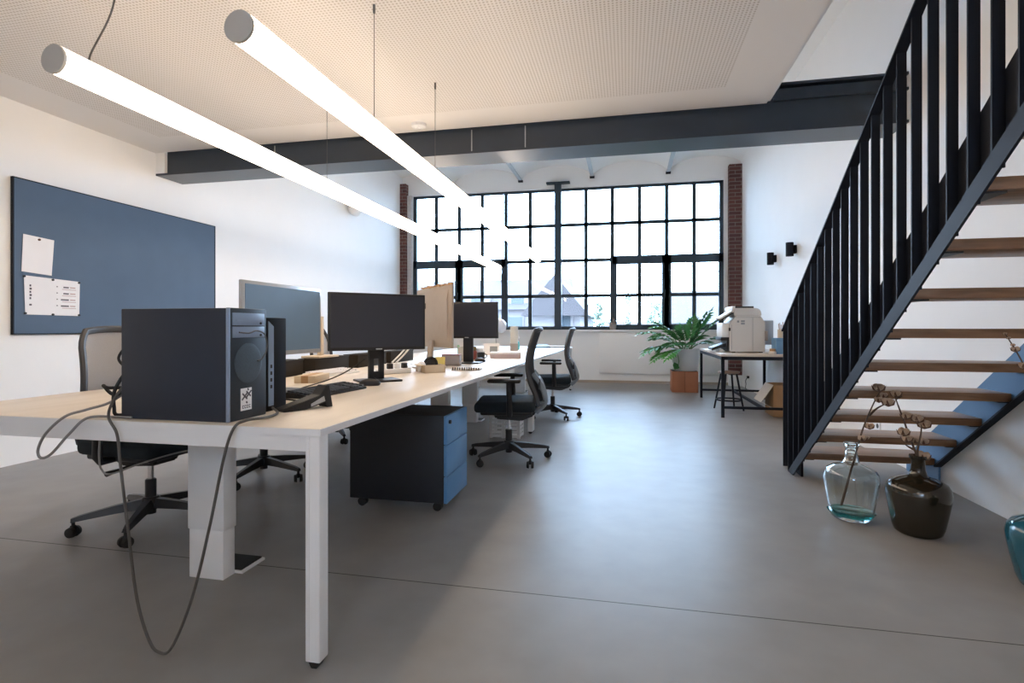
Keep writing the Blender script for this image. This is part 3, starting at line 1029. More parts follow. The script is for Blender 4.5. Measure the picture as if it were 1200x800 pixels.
mouse('black mouse on the desk in front of the monitor with the cable hole', (-1.36, 2.68, ZT), R(15))
mouse('black mouse lying near the bench joint, past the spiral notebook', (-1.33, 4.80, ZT), R(160))

# black wedge stand at the corner of the tower
t = thing('cable_stand', 'black plastic wedge stand with a cable beside the slim computer', 'stand', (-1.215, 1.84, ZT), R(64))
MB().prism([(-0.09, 0.012), (0.06, 0.05), (0.085, 0.085), (0.10, 0.085), (0.115, 0.0), (0.09, 0.0), (0.085, 0.02), (0.05, 0.012), (0.0, 0.0), (-0.09, 0.0)], 'y', -0.03, 0.03, bev=0.002).build('body', BLACK_PL, t)
MB().prism([(0.02, 0.020), (0.075, 0.045), (0.08, 0.025), (0.02, 0.010)], 'y', -0.032, -0.029).build('side_plate', SILVER, t)


def cable(label, pts, r=0.004, m=CABLE_GREY, n=8):
    o = MB().tube(curve(pts, n), r, 8).build('cable', m)
    return tag(o, label, 'cable', 'cables on and below the near desk')


Zc = ZT + 0.005
cable('long dark cable drooping from the desk edge down to the floor and back', [(-1.700, 1.58, 0.90), (-1.715, 1.52, 0.82), (-1.69, 1.47, 0.76), (-1.65, 1.465, 0.70), (-1.625, 1.455, 0.60), (-1.59, 1.45, 0.40), (-1.556, 1.45, 0.18), (-1.51, 1.45, 0.05), (-1.47, 1.45, 0.012), (-1.42, 1.45, 0.035), (-1.345, 1.45, 0.20), (-1.283, 1.45, 0.42), (-1.235, 1.455, 0.64), (-1.21, 1.468, 0.735), (-1.19, 1.50, 0.757), (-1.19, 1.60, 0.751), (-1.22, 1.70, 0.750), (-1.275, 1.748, 0.760)], 0.0045, mat('warm_grey_cable', (0.075, 0.07, 0.065), 0.5))
cable('grey cable looping out past the desk edge left of the computer tower', [(-1.702, 1.62, 0.88), (-1.75, 1.54, 0.80), (-1.80, 1.49, 0.775), (-1.85, 1.455, 0.755), (-1.91, 1.44, 0.70), (-1.945, 1.44, 0.645), (-1.935, 1.44, 0.615), (-1.89, 1.44, 0.63), (-1.82, 1.445, 0.70), (-1.765, 1.462, 0.752), (-1.70, 1.51, 0.749), (-1.64, 1.508, 0.749)], 0.0045, CABLE_LIGHT)
cable('short dark cable arching behind the computer tower in front of the chair back', [(-1.698, 1.60, 1.00), (-1.76, 1.60, 0.985), (-1.795, 1.60, 0.945), (-1.77, 1.60, 0.915), (-1.74, 1.60, 0.91)], 0.0045, BLACK_RUB)
cable('bundle of black plugs and cables at the back of the computer tower', [(-1.70, 1.56, 0.91), (-1.725, 1.55, 0.88), (-1.735, 1.53, 0.83), (-1.73, 1.525, 0.78), (-1.72, 1.53, 0.752), (-1.70, 1.60, 0.76), (-1.73, 1.62, 0.80), (-1.705, 1.56, 0.84), (-1.76, 1.53, 0.845), (-1.79, 1.54, 0.85), (-1.745, 1.545, 0.82), (-1.705, 1.60, 0.86)], 0.006, BLACK_RUB)
cable('thin black cables running over the desk from the wedge stand to the monitor foot', [(-1.36, 2.02, Zc), (-1.52, 2.12, Zc), (-1.62, 2.45, Zc), (-1.66, 2.75, Zc + 0.01), (-1.60, 2.85, Zc + 0.05), (-1.53, 2.95, Zc + 0.12)], 0.0035, BLACK_RUB)
cable('white cable hanging under the desk beside the chair', [(-1.90, 1.62, 0.66), (-1.905, 1.62, 0.58), (-1.90, 1.625, 0.53), (-1.86, 1.63, 0.515), (-1.84, 1.75, 0.53), (-1.835, 1.95, 0.53), (-1.83, 2.2, 0.50)], 0.0035, CABLE_LIGHT)

# ------------------------------------------------------------------ small things on the benches
def open_box(m, x, y, z, th=0.004):
    m.b2((-x, -y, 0), (x, y, th)).b2((-x, -y, 0), (-x + th, y, z)).b2((x - th, -y, 0), (x, y, z))
    return m.b2((-x, -y, 0), (x, -y + th, z)).b2((-x, y - th, 0), (x, y, z))


GB = 'desk clutter on the benches'
t = thing('cardboard_tray', 'small open cardboard tray of odds and ends on the desk', 'box', (-1.37, 3.62, ZT), R(40))
open_box(MB(), 0.075, 0.10, 0.055).build('body', CARD_LIGHT, t)
MB().b2((-0.12, -0.098, 0.052), (-0.072, 0.098, 0.056)).build('flap', CARD_LIGHT, t)
t = thing('tape_roll', 'black tape roll standing in the small cardboard tray', 'tape', (-1.375, 3.64, ZT + 0.004), R(30))
MB().tube([(0.042 * math.cos(a), 0, 0.052 + 0.042 * math.sin(a)) for a in [2 * PI * k / 24 for k in range(24)]], 0.0105, 8, closed=True).build('roll', BLACK_RUB, t)
MB().cyl((0, -0.008, 0.052), (0, 0.008, 0.052), 0.033, seg=20).build('core', BLACK_PL, t)
o = MB().blob((0, 0, 0.035), (0.035, 0.03, 0.045), 3, 0.08).build('crumpled_paper', PAPER, None, (-1.425, 3.585, ZT))
tag(o, 'crumpled white paper in the cardboard tray beside the black tape roll', 'paper')
t = thing('note_pad', 'pale yellow note pad leaning upright behind the black tape roll', 'note pad', (-1.345, 3.74, ZT))
MB().box((0, 0, 0.05), (0.08, 0.012, 0.10), rot=(-0.15, 0, 0), bev=0.002).build('sheets', YELLOW, t)
MB().box((0, 0.010, 0.05), (0.082, 0.004, 0.10), rot=(-0.15, 0, 0)).build('backing', CARD, t)
t = thing('carton', 'small grey carton beside the cardboard tray and yellow note pad', 'box', (-1.44, 4.30, ZT), R(8), GB)
MB().b2((-0.075, -0.05, 0), (0.075, 0.05, 0.085), bev=0.003).build('body', mat('grey_card', (0.40, 0.37, 0.37), 0.7), t)
MB().b2((-0.076, -0.051, 0.085), (0.076, 0.051, 0.093), bev=0.002).build('lid', MAROON, t)
t = thing('magazine_file', 'upright pale file of papers with a green edge on the desk', 'file', (-1.53, 4.98, ZT), R(4))
MB().prism([(-0.06, 0), (0.06, 0), (0.06, 0.15), (-0.06, 0.13)], 'y', -0.045, 0.045).build('body', mat('pale_grey_card', (0.55, 0.54, 0.50), 0.7), t)
MB().b2((-0.066, -0.044, 0.005), (-0.061, 0.044, 0.15)).build('green_edge', mat('soft_green_card', (0.30, 0.50, 0.28), 0.7), t)
MB().b2((-0.05, -0.03, 0.14), (-0.01, 0.03, 0.20)).b2((0.01, -0.03, 0.14), (0.05, 0.03, 0.20)).build('papers', PAPER, t)
t = thing('glue_jar', 'small brown jar with olive cap below the farthest monitor', 'jar', (-1.50, 5.16, ZT), 0)
MB().lathe([(0, 0), (0.034, 0), (0.036, 0.075), (0.028, 0.09), (0, 0.09)], 18).build('glass', MAROON, t)
MB().lathe([(0, 0.09), (0.030, 0.09), (0.030, 0.13), (0, 0.13)], 18).build('cap', OLIVE, t)
t = thing('mug', 'black mug standing in front of a white cup under the farthest monitor', 'mug', (-1.405, 5.10, ZT))
MB().lathe([(0, 0), (0.036, 0), (0.038, 0.075), (0.034, 0.075), (0.032, 0.006), (0, 0.006)], 20).build('body', BLACK_PL, t)
MB().tube([(0.036, 0, 0.06), (0.058, 0, 0.055), (0.062, 0, 0.035), (0.037, 0, 0.018)], 0.005, 8).build('handle', BLACK_PL, t)
t = thing('cup', 'white cup standing behind the black mug on the desk', 'cup', (-1.47, 5.24, ZT))
MB().lathe([(0, 0), (0.036, 0), (0.052, 0.11), (0.048, 0.11), (0.033, 0.006), (0, 0.006)], 20).build('body', PRN_W, t)
MB().tube([(0.05, 0, 0.085), (0.072, 0, 0.08), (0.07, 0, 0.045), (0.042, 0, 0.035)], 0.005, 8).build('handle', PRN_W, t)
t = thing('spiral_notebook', 'spiral notebook with a dark wire comb lying near the desk edge', 'notebook', (-1.16, 3.79, ZT), R(8))
MB().b2((-0.105, 0, 0), (0.105, 0.15, 0.008), bev=0.001).build('pages', mat('beige_cover', (0.55, 0.47, 0.38), 0.6), t)
w_ = MB()
for k in range(12):
    x = -0.095 + k * 0.0173
    w_.tube([(x, -0.003 + 0.0085 * math.cos(a), 0.0125 + 0.009 * math.sin(a)) for a in [2 * PI * q / 12 for q in range(12)]], 0.0032, 6, closed=True)
w_.build('wire_comb', BLACK_PL, t)
t = thing('shallow_box', 'shallow dusty pink box on the desk near the bench joint', 'box', (-1.25, 5.52, ZT), R(10), GB)
MB().b2((-0.16, -0.10, 0), (0.16, 0.10, 0.045), bev=0.003).build('base', PINK_BOX, t)
MB().b2((-0.163, -0.103, 0.042), (0.163, 0.103, 0.062), bev=0.003).build('lid', PAPER, t)
t = thing('picture_card', 'white folded card with a dark picture standing behind the pink box', 'card', (-1.57, 6.15, ZT), R(6))
MB().box((0, 0.0, 0.067), (0.19, 0.004, 0.135), rot=(-0.2, 0, 0)).box((0, 0.055, 0.067), (0.19, 0.004, 0.135), rot=(0.2, 0, 0)).build('card', PAPER, t)
MB().box((0.03, -0.003, 0.065), (0.09, 0.004, 0.07), rot=(-0.2, 0, 0)).build('picture', CHAIR_GREY, t)
t = thing('desk_lamp', 'desk lamp with a rounded pale blue head behind the farthest monitor', 'lamp', (-1.60, 6.55, ZT))
MB().lathe([(0, 0), (0.08, 0), (0.082, 0.012), (0.02, 0.02), (0, 0.02)], 24).build('base', BLACK_PL, t)
MB().tube([(0, 0, 0.015), (-0.01, 0, 0.20), (0.0, 0, 0.36)], 0.008, 8).build('stem', SILVER, t)
hd = MB().lathe([(0, 0.10), (0.04, 0.098), (0.085, 0.06), (0.098, 0.0), (0.094, 0.0), (0.08, 0.055), (0.0, 0.09)], 24).build('shade', mat('pale_blue_enamel', (0.50, 0.56, 0.68), 0.25), t, (0.02, 0, 0.335), (R(10), R(58), 0))
t = thing('paper_tube', 'tall pale grey cardboard tube standing beside the desk lamp', 'tube', (-1.545, 7.35, ZT))
MB().lathe([(0, 0), (0.055, 0), (0.055, 0.34), (0.050, 0.34), (0.05, 0.02), (0, 0.02)], 20).build('wall', mat('grey_tube_card', (0.50, 0.49, 0.46), 0.7), t)
MB().lathe([(0, 0.0), (0.057, 0.0), (0.057, 0.10), (0, 0.10)], 20).build('sleeve', TAUPE, t)
t = thing('spray_bottle', 'teal spray bottle on the far part of the desk', 'bottle', (-1.60, 7.75, ZT))
MB().lathe([(0, 0), (0.05, 0), (0.055, 0.05), (0.05, 0.11), (0.02, 0.14), (0.018, 0.16), (0, 0.16)], 20).build('body', TEAL_PL, t)
MB().box((0.012, 0, 0.175), (0.07, 0.025, 0.03), bev=0.006).build('nozzle', PRN_W, t)
t = thing('desk_phone', 'dark desk telephone near the far end of the desk', 'telephone', (-1.36, 8.55, ZT), R(20))
MB().prism([(-0.10, 0), (0.10, 0), (0.10, 0.055), (-0.10, 0.018)], 'x', -0.14, 0.14, bev=0.004).build('body', DARK_PL, t)
MB().tube(curve([(-0.11, -0.08, 0.045), (-0.11, -0.04, 0.07), (-0.11, 0.05, 0.08), (-0.11, 0.09, 0.075)], 4), [0.024] * 5 + [0.018] * 7 + [0.025], 10).build('handset', BLACK_PL, t)
t = thing('tablet', 'flat white tablet lying at the far corner of the desk', 'tablet', (-1.10, 8.85, ZT), R(10))
MB().b2((-0.15, -0.12, 0), (0.15, 0.12, 0.018), bev=0.004).build('body', PRN_W, t)
MB().b2((-0.15, -0.124, 0.002), (0.15, -0.12, 0.016)).build('dark_edge', BLACK_PL, t)
t = thing('power_strip', 'white power strip with tangled plugs behind the monitor with the cable hole', 'power strip', (-1.56, 3.42, ZT), R(60))
MB().b2((-0.13, -0.028, 0), (0.13, 0.028, 0.035), bev=0.006).build('body', PRN_W, t)
for k in range(4):
    MB().box((-0.09 + 0.06 * k, 0, 0.052), (0.036, 0.034, 0.038), bev=0.006).build('plug', BLACK_PL if k % 2 else PRN_W, t)
for k, (a, c) in enumerate(((0.0, 0.10), (0.03, 0.13))):
    cable('white cable rising from the power strip toward the %s' % ('all in one computer' if k else 'black monitor back'),
          [(-1.58 + a, 3.44, ZT + 0.075), (-1.555 + a, 3.50, ZT + 0.12), (-1.53 + a, 3.58, ZT + 0.18), (-1.50 + a, 3.66, ZT + 0.24)], 0.006, PRN_W)
t = thing('envelope_box', 'flat pale cardboard parcel on the desk behind the slim computer', 'parcel', (-1.80, 2.83, ZT), R(12))
MB().b2((-0.06, -0.12, 0), (0.06, 0.12, 0.04), bev=0.003).build('body', CARD_LIGHT, t)
MB().b2((-0.02, -0.121, 0.0), (0.02, 0.121, 0.041)).build('tape', CARD, t)

# ------------------------------------------------------------------ staircase
SL = 0.714
def at_i(i0, y): return i0 + SL * (3.5 - y)
def ztop(y): return at_i(0.838, y)
def zbot(y): return at_i(0.568, y)
sx = 1.17
t = thing('staircase', 'open steel staircase with dark wooden treads along the right wall', 'staircase', (sx, 4.45, 0))


def loc3(b_):
    for vv in b_.bm.verts:
        vv.co.x -= sx
        vv.co.y -= 4.45
    return b_


yT = 0.35
yfront = 4.52
poly = [(yfront, 0.0), (yfront, ztop(yfront)), (yT, ztop(yT)), (yT, zbot(yT)), (4.10, zbot(4.10)), (4.10, 0.0)]
loc3(MB().prism([(yfront, 0.0), (yfront, at_i(0.866, yfront)), (yT, at_i(0.866, yT)), (yT, at_i(0.592, yT)), (4.16, at_i(0.592, 4.16)), (4.16, 0.0)], 'x', 1.208, 1.221)).build('stringer', STEEL_NAVY, t)
rs = loc3(MB().prism(poly, 'x', 2.028, 2.040)).build('stringer', STRING_BLUE, t)
rs['label'] = 'steel blue stringer on the wall'
loc3(MB().prism([(4.10, zbot(4.10)), (4.10, zbot(4.10) - 0.012), (yT, zbot(yT) - 0.012), (yT, zbot(yT))], 'x', 2.00, 2.046)).build('wall_flange', STEEL_NAVY, rs)
# lower rail strip the balusters stand on
zl = lambda y: at_i(0.579, y)
loc3(MB().prism([(4.30, 0.002), (yT, zl(yT)), (yT, at_i(0.490, yT)), (4.183, 0.002)], 'x', 1.157, 1.167)).build('bottom_rail', STEEL_NAVY, t)
hr = lambda y: 1.66 + 0.695 * (3.578 - y)
loc3(MB().prism([(4.47, hr(4.47) - 0.012), (4.47, hr(4.47)), (yT, hr(yT)), (yT, hr(yT) - 0.012)], 'x', 1.157, 1.206)).build('handrail', STEEL_NAVY, t)
for k in range(31):
    y = 4.464 - 0.1268 * k
    if y < 0.6:
        break
    loc3(MB().b2((1.168, y - 0.004, max(0.0, zl(y) - 0.035)), (1.206, y + 0.004, hr(y) - 0.006))).build('baluster', STEEL_NAVY, t)
for k in range(15):
    yr = 4.14 - 0.247 * k
    z = 0.175 * (k + 1)
    tr = loc3(MB().b2((1.222, yr, z - 0.045), (2.028, yr + 0.275, z), bev=0.004)).build('tread', TREAD, t)
    for (a, c) in ((1.222, 1.29), (1.975, 2.028)):
        loc3(MB().b2((a, yr + 0.02, z - 0.053), (c, yr + 0.255, z - 0.0455))).build('tread_bracket', TREAD_CAP, tr)

# ------------------------------------------------------------------ demijohns and dried branches
def demijohn(label, loc, r, h, m, neck=0.033):
    t = thing('demijohn', label, 'bottle', loc, 0, 'glass demijohns by the stairs')
    p = [(0, 0.012), (r * .62, 0.0), (r * .73, 0.012), (r * .80, h * .10), (r * .90, h * .28), (r * .98, h * .45), (r, h * .53), (r * .965, h * .595), (r * .88, h * .648), (r * .64, h * .695), (neck * 1.7, h * .722), (neck * 1.2, h * .74), (neck * .95, h * .82), (neck * .85, h * .95), (neck * 1.15, h * .96), (neck * 1.15, h), (neck * .7, h)]
    inn = [(neck * .7, h * .94)] + [(max(0.006, q - 0.006), max(z, 0.014)) for q, z in reversed(p[1:14])] + [(0, 0.022)]
    MB().lathe(p + inn, 40).build('glass', m, t, ang=80)
    return t


tb = demijohn('clear aqua glass demijohn holding one cotton branch, on the floor', (1.215, 3.31, 0), 0.135, 0.42, GLASS_C)
MB().lathe([(0, 0.024), (0.105, 0.024), (0.118, 0.042), (0.09, 0.05), (0, 0.046)], 32).build('thick_bottom', GLASS_T, tb)
demijohn('dark brown glass demijohn holding forked cotton branches, on the floor', (1.462, 3.14, 0), 0.142, 0.40, GLASS_BR, 0.034)
demijohn('blue glass demijohn on the floor at the right edge of the view', (1.69, 2.56, 0), 0.165, 0.40, GLASS_BL, 0.04)


def branch(label, paths, bolls, r=0.0068):
    t = thing('dried_branch', label, 'dried branch', paths[0][0], 0, 'dried branches in the demijohns')
    o0 = Vector(paths[0][0])
    s_ = MB()
    for p in paths:
        pts = curve([Vector(q) - o0 for q in p], 5)
        n = len(pts)
        s_.tube(pts, [r * (1 - 0.6 * i / (n - 1)) for i in range(n)], 7)
    s_.build('twig', TWIG, t)
    for (c, sz) in bolls:
        sz *= 1.22
        c = Vector(c) - o0
        m = MB()
        for q in range(4):
            a = q * PI / 2 + random.random()
            m.blob(c + Vector((math.cos(a) * sz * .45, math.sin(a) * sz * .45, sz * .15 * (q % 2))), (sz * .62, sz * .62, sz * .66), 2, 0.10)
        bo = m.build('cotton_boll', COTTON, t)
        h_ = MB()
        for q in range(5):
            a = q * 2 * PI / 5 + 0.4
            d = Vector((math.cos(a), math.sin(a), 0))
            h_.tube([c + Vector((0, 0, -sz * .75)), c + d * sz * .85 + Vector((0, 0, -sz * .35)), c + d * sz * 1.2 + Vector((0, 0, sz * .45))], [sz * .26, sz * .34, sz * .05], 6, flat=0.5)
        h_.build('husk', HUSK, bo)
    return t


branch('single dried cotton branch standing in the clear aqua demijohn',
       [[(1.162, 3.3, 0.07), (1.205, 3.3, 0.243), (1.239, 3.3, 0.381), (1.273, 3.3, 0.51), (1.323, 3.3, 0.643), (1.361, 3.3, 0.723)], [(1.298, 3.3, 0.572), (1.34, 3.3, 0.615), (1.39, 3.3, 0.645)]],
       [((1.348, 3.3, 0.728), 0.024), ((1.373, 3.3, 0.686), 0.016), ((1.348, 3.3, 0.662), 0.017), ((1.302, 3.3, 0.515), 0.018), ((1.268, 3.3, 0.448), 0.019), ((1.289, 3.3, 0.449), 0.012)])
branch('forked dried cotton branches standing in the dark brown demijohn',
       [[(1.478, 3.14, 0.283), (1.463, 3.14, 0.379), (1.428, 3.14, 0.478), (1.397, 3.14, 0.578), (1.373, 3.14, 0.648), (1.358, 3.14, 0.696)],
        [(1.467, 3.14, 0.348), (1.45, 3.12, 0.418), (1.465, 3.12, 0.506), (1.469, 3.12, 0.562)],
        [(1.447, 3.14, 0.426), (1.424, 3.14, 0.438), (1.405, 3.14, 0.451)], [(1.362, 3.14, 0.688), (1.389, 3.14, 0.701)]],
       [((1.326, 3.14, 0.669), 0.023), ((1.362, 3.14, 0.714), 0.021), ((1.408, 3.14, 0.601), 0.020), ((1.459, 3.14, 0.589), 0.024), ((1.49, 3.14, 0.56), 0.024), ((1.397, 3.14, 0.517), 0.022), ((1.412, 3.14, 0.482), 0.020), ((1.49, 3.14, 0.472), 0.019), ((1.451, 3.14, 0.475), 0.015), ((1.486, 3.14, 0.397), 0.025)])
branch('thin budded twig leaning out of the blue demijohn',
       [[(1.643, 2.58, 0.307), (1.629, 2.58, 0.652), (1.599, 2.58, 0.842), (1.579, 2.58, 0.904), (1.552, 2.58, 0.963), (1.516, 2.58, 1.029)]],
       [((1.516, 2.58, 1.029), 0.006), ((1.528, 2.58, 1.012), 0.006), ((1.552, 2.58, 0.966), 0.012), ((1.579, 2.58, 0.9), 0.014), ((1.543, 2.58, 0.984), 0.006)], 0.005)

# ------------------------------------------------------------------ right wall details
for n, (yy, lb) in enumerate(((8.18, 'small black wall light on the right wall, the one closer to the window'), (7.26, 'small black wall light on the right wall, the one closer to the stairs'))):
    t = thing('wall_light', lb, 'lamp', (XR, yy, 2.036), 0, 'black wall lights above the copier')
    MB().b2((-0.03, -0.035, -0.05), (0, 0.035, 0.05), bev=0.004).build('back_plate', STEEL_NAVY, t)
    MB().cyl((-0.075, 0, -0.085), (-0.075, 0, 0.085), 0.045, seg=24).build('shade', STEEL_NAVY, t)
for (yy, zz, lb) in ((9.85, 0.22, 'white wall socket with a cord above the floor beside the stool'), (5.02, 0.24, 'white wall socket low on the right wall under the stairs')):
    t = thing('wall_socket', lb, 'socket', (XR, yy, zz), 0, 'wall sockets')
    MB().b2((-0.010, -0.04, -0.04), (0, 0.04, 0.04), bev=0.004).build('plate', WHITE_TRIM, t)
    if yy > 9:
        MB().cyl((-0.045, 0, 0), (-0.01, 0, 0), 0.022, seg=14).build('plug', BLACK_PL, t)
        MB().tube(curve([(-0.04, 0, -0.01), (-0.06, 0.02, -0.06), (-0.05, 0.05, -0.12), (-0.06, 0.03, -0.18), (-0.05, 0.04, -0.212)], 5), 0.006, 6).build('cord', BLACK_PL, t)
    else:
        MB().cyl((-0.012, 0, 0), (-0.009, 0, 0), 0.02, seg=18).build('outlet_ring', DARK_PL, t)

# ------------------------------------------------------------------ copier table
TX0, TX1, TY0, TY1, TH = 1.085, 2.02, 6.72, 8.65, 0.752
t = thing('work_table', 'pale topped work table on a black steel frame carrying the copier', 'table', (TX0, TY0, 0))
Wt, Lt = TX1 - TX0, TY1 - TY0
MB().b2((0, 0, TH - 0.03), (Wt, Lt, TH), bev=0.003).build('tabletop', TABLE_TOP, t)
f = MB()
f.b2((0.005, 0.003, TH - 0.07), (Wt, 0.035, TH - 0.03)).b2((0.005, Lt - 0.035, TH - 0.07), (Wt, Lt - 0.003, TH - 0.03))
f.b2((0.003, 0.01, TH - 0.07), (0.035, Lt - 0.01, TH - 0.03)).b2((Wt - 0.035, 0.01, TH - 0.07), (Wt - 0.003, Lt - 0.01, TH - 0.03))
f.build('frame', STEEL_NAVY, t)
for xx in (0.003, Wt - 0.038):
    for yy in (0.003, Lt - 0.038):
        MB().b2((xx, yy, 0), (xx + 0.035, yy + 0.035, TH - 0.031)).build('leg', STEEL_NAVY, t)
f = MB()
f.b2((0.03, 0.006, 0.105), (Wt - 0.03, 0.036, 0.135)).b2((0.03, Lt - 0.036, 0.105), (Wt - 0.03, Lt - 0.006, 0.135)).b2((Wt * .5 - .015, 0.03, 0.105), (Wt * .5 + .015, Lt - 0.03, 0.135))
f.build('stretcher', STEEL_NAVY, t)

t = thing('copier', 'large warm white copier standing on the black framed work table', 'copier', (1.25, 7.12, TH))
MB().prism([(0.0, 0.012), (0.41, 0.012), (0.41, 0.375), (0.36, 0.455), (0.07, 0.455), (0.0, 0.36)], 'y', 0, 0.55, bev=0.006).build('body', PRN, t)
m = MB()
m.b2((0.265, -0.002, 0.02), (0.269, 0.001, 0.44)).b2((0.02, -0.002, 0.03), (0.024, 0.001, 0.35))
m.b2((0.02, -0.002, 0.435), (0.36, 0.001, 0.439))
m.build('door_seam', CHAIR_GREY, t)
m = MB()
m.b2((0.085, -0.002, 0.375), (0.11, 0.0, 0.40)).b2((0.13, -0.002, 0.35), (0.175, 0.0, 0.372)).b2((0.13, -0.002, 0.38), (0.175, 0.0, 0.402))
m.build('marking', CHAIR_GREY, t)
MB().prism([(0.05, 0.458), (0.375, 0.458), (0.36, 0.53), (0.32, 0.555), (0.06, 0.555)], 'y', 0.01, 0.53, bev=0.008).build('scanner_lid', PRN, t)
MB().b2((0.07, 0.05, 0.555), (0.29, 0.5, 0.578), bev=0.005).build('feeder_tray', BLACK_PL, t)
MB().b2((0.03, 0.03, 0.50), (0.07, 0.51, 0.58), bev=0.006).build('feeder_end', PRN_W, t)
cpn = MB().box((-0.03, 0.2, 0.475), (0.19, 0.34, 0.022), rot=(0, R(-32), 0), bev=0.006).build('control_panel', PRN_W, t)
MB().box((-0.022, 0.2, 0.455), (0.17, 0.33, 0.02), rot=(0, R(-32), 0), bev=0.004).build('panel_underside', BLACK_PL, cpn)
MB().b2((-0.085, 0.04, 0.19), (0.0, 0.45, 0.37), bev=0.012).build('front_cover', PRN_W, t)
MB().b2((-0.01, -0.001, 0.27), (0.01, 0.02, 0.31)).build('latch', BLACK_PL, t)
m = MB()
m.b2((-0.10, 0.03, 0.15), (0.0, 0.45, 0.19), bev=0.004).b2((-0.03, 0.03, 0.02), (0.0, 0.45, 0.16)).prism([(-0.20, 0.02), (-0.02, 0.08), (-0.02, 0.12), (-0.20, 0.055)], 'y', 0.08, 0.40)
m.build('paper_tray', BLACK_PL, t)
MB().b2((-0.22, 0.10, 0.0), (-0.15, 0.38, 0.03), bev=0.004).b2((-0.11, 0.10, 0.0), (-0.06, 0.38, 0.04), bev=0.004).build('tray_foot', PRN_W, t)
MB().b2((0.41, 0.06, 0.10), (0.52, 0.5, 0.40), bev=0.006).build('rear_unit', PRN_G, t)
MB().b2((0.405, -0.004, 0.15), (0.44, 0.03, 0.27), bev=0.003).build('side_handle', TAUPE, t)
for k in range(2):
    for q in range(2):
        MB().b2((0.03 + 0.32 * k, 0.03 + 0.45 * q, 0), (0.07 + 0.32 * k, 0.07 + 0.45 * q, 0.013)).build('foot', BLACK_RUB, t)

t = thing('file_box', 'blue file box standing on the work table beside the copier', 'box', (1.79, 6.93, TH))
MB().b2((-0.075, -0.1, 0), (0.12, 0.12, 0.185), bev=0.003).build('body', BLUE_BOX, t)
MB().b2((-0.077, -0.102, 0.15), (0.122, 0.122, 0.188), bev=0.003).build('lid', BLUE_BOX, t)
t = thing('pencil_cup', 'small cardboard cup of sticks on top of the blue file box', 'cup', (1.80, 6.96, TH + 0.188))
MB().lathe([(0, 0), (0.04, 0), (0.042, 0.10), (0.038, 0.10), (0.036, 0.006), (0, 0.006)], 16).build('cup', CARD_LIGHT, t)
m = MB()
for k in range(5):
    a = 1.3 * k
    m.cyl((0.012 * math.cos(a), 0.012 * math.sin(a), 0.01), (0.028 * math.cos(a), 0.028 * math.sin(a), 0.15 + 0.01 * k), 0.004, seg=6)
m.build('sticks', CARD, t)
for k, (x, y, z, lb) in enumerate(((1.70, 6.88, 0.0, 'flat pale wood offcut on the table at the foot of the copier'), (1.705, 6.90, 0.03, 'brown wood offcut lying on top of the pale one'), (1.665, 6.80, 0.0, 'small pale wood offcut at the table front edge'))):
    o = MB().box((0, 0, 0.015), (0.09 - 0.02 * k, 0.07, 0.03), rot=(0, 0, 0.4 * k), bev=0.003).build('wood_offcut', (CARD_LIGHT, CARD, CARD_IN)[k], None, (x, y, TH + z))
    tag(o, lb, 'wood', 'wood offcuts beside the copier')

t = thing('cardboard_box', 'open brown cardboard box with a white faced flap under the work table', 'box', (1.84, 7.10, 0))
open_box(MB(), 0.14, 0.2, 0.375).build('body', CARD, t)
fl = MB()
fl.prism([(-0.14, 0.375), (-0.135, 0.378), (-0.27, 0.165), (-0.276, 0.168)], 'y', -0.19, 0.19)
fl.build('flap', CARD_IN, t)
fl = MB()
fl.prism([(-0.14, 0.10), (-0.14, 0.105), (-0.25, 0.163), (-0.25, 0.157)], 'y', -0.19, 0.19)
fl.build('flap', CARD_IN, t)
MB().b2((0.05, -0.203, 0.12), (0.10, -0.2, 0.30)).build('tape', TAUPE, t)

t = thing('stool', 'round wooden stool on four dark splayed legs beside the work table', 'stool', (1.29, 7.42, 0))
MB().lathe([(0, 0.47), (0.12, 0.47), (0.135, 0.478), (0.135, 0.492), (0.125, 0.50), (0, 0.502)], 28).build('seat', STOOL_TOP, t)
for k in range(4):
    a = PI / 4 + k * PI / 2 + 0.25
    MB().cyl((0.19 * math.cos(a), 0.19 * math.sin(a), 0), (0.10 * math.cos(a), 0.10 * math.sin(a), 0.47), 0.011, 0.013, seg=10).build('leg', STEEL_NAVY, t)
MB().tube([(0.158 * math.cos(2 * PI * k / 28), 0.158 * math.sin(2 * PI * k / 28), 0.13) for k in range(28)], 0.010, 8, closed=True).build('foot_ring', STEEL_NAVY, t)

# ------------------------------------------------------------------ big plant on its plinth
t = thing('plinth', 'reddish brown square plinth under the big potted plant', 'plinth', (0.93, 9.45, 0))
MB().b2((-0.205, -0.21, 0), (-0.002, 0.2, 0.345), bev=0.003).b2((0.002, -0.21, 0), (0.205, 0.2, 0.345), bev=0.003).build('body', PLINTH, t)
MB().b2((-0.20, -0.205, 0.0), (0.20, 0.195, 0.35)).build('core', RISER, t)
t = thing('potted_plant', 'bushy green plant in a pale round pot by the window', 'plant', (0.955, 9.45, 0.35))
MB().lathe([(0, 0), (0.18, 0), (0.193, 0.015), (0.235, 0.355), (0.225, 0.365), (0.215, 0.355), (0.21, 0.30), (0, 0.30)], 36).build('pot', POT, t)
MB().lathe([(0, 0.31), (0.10, 0.312), (0.212, 0.305), (0.1, 0.302), (0, 0.302)], 24).build('soil', SOIL, t)


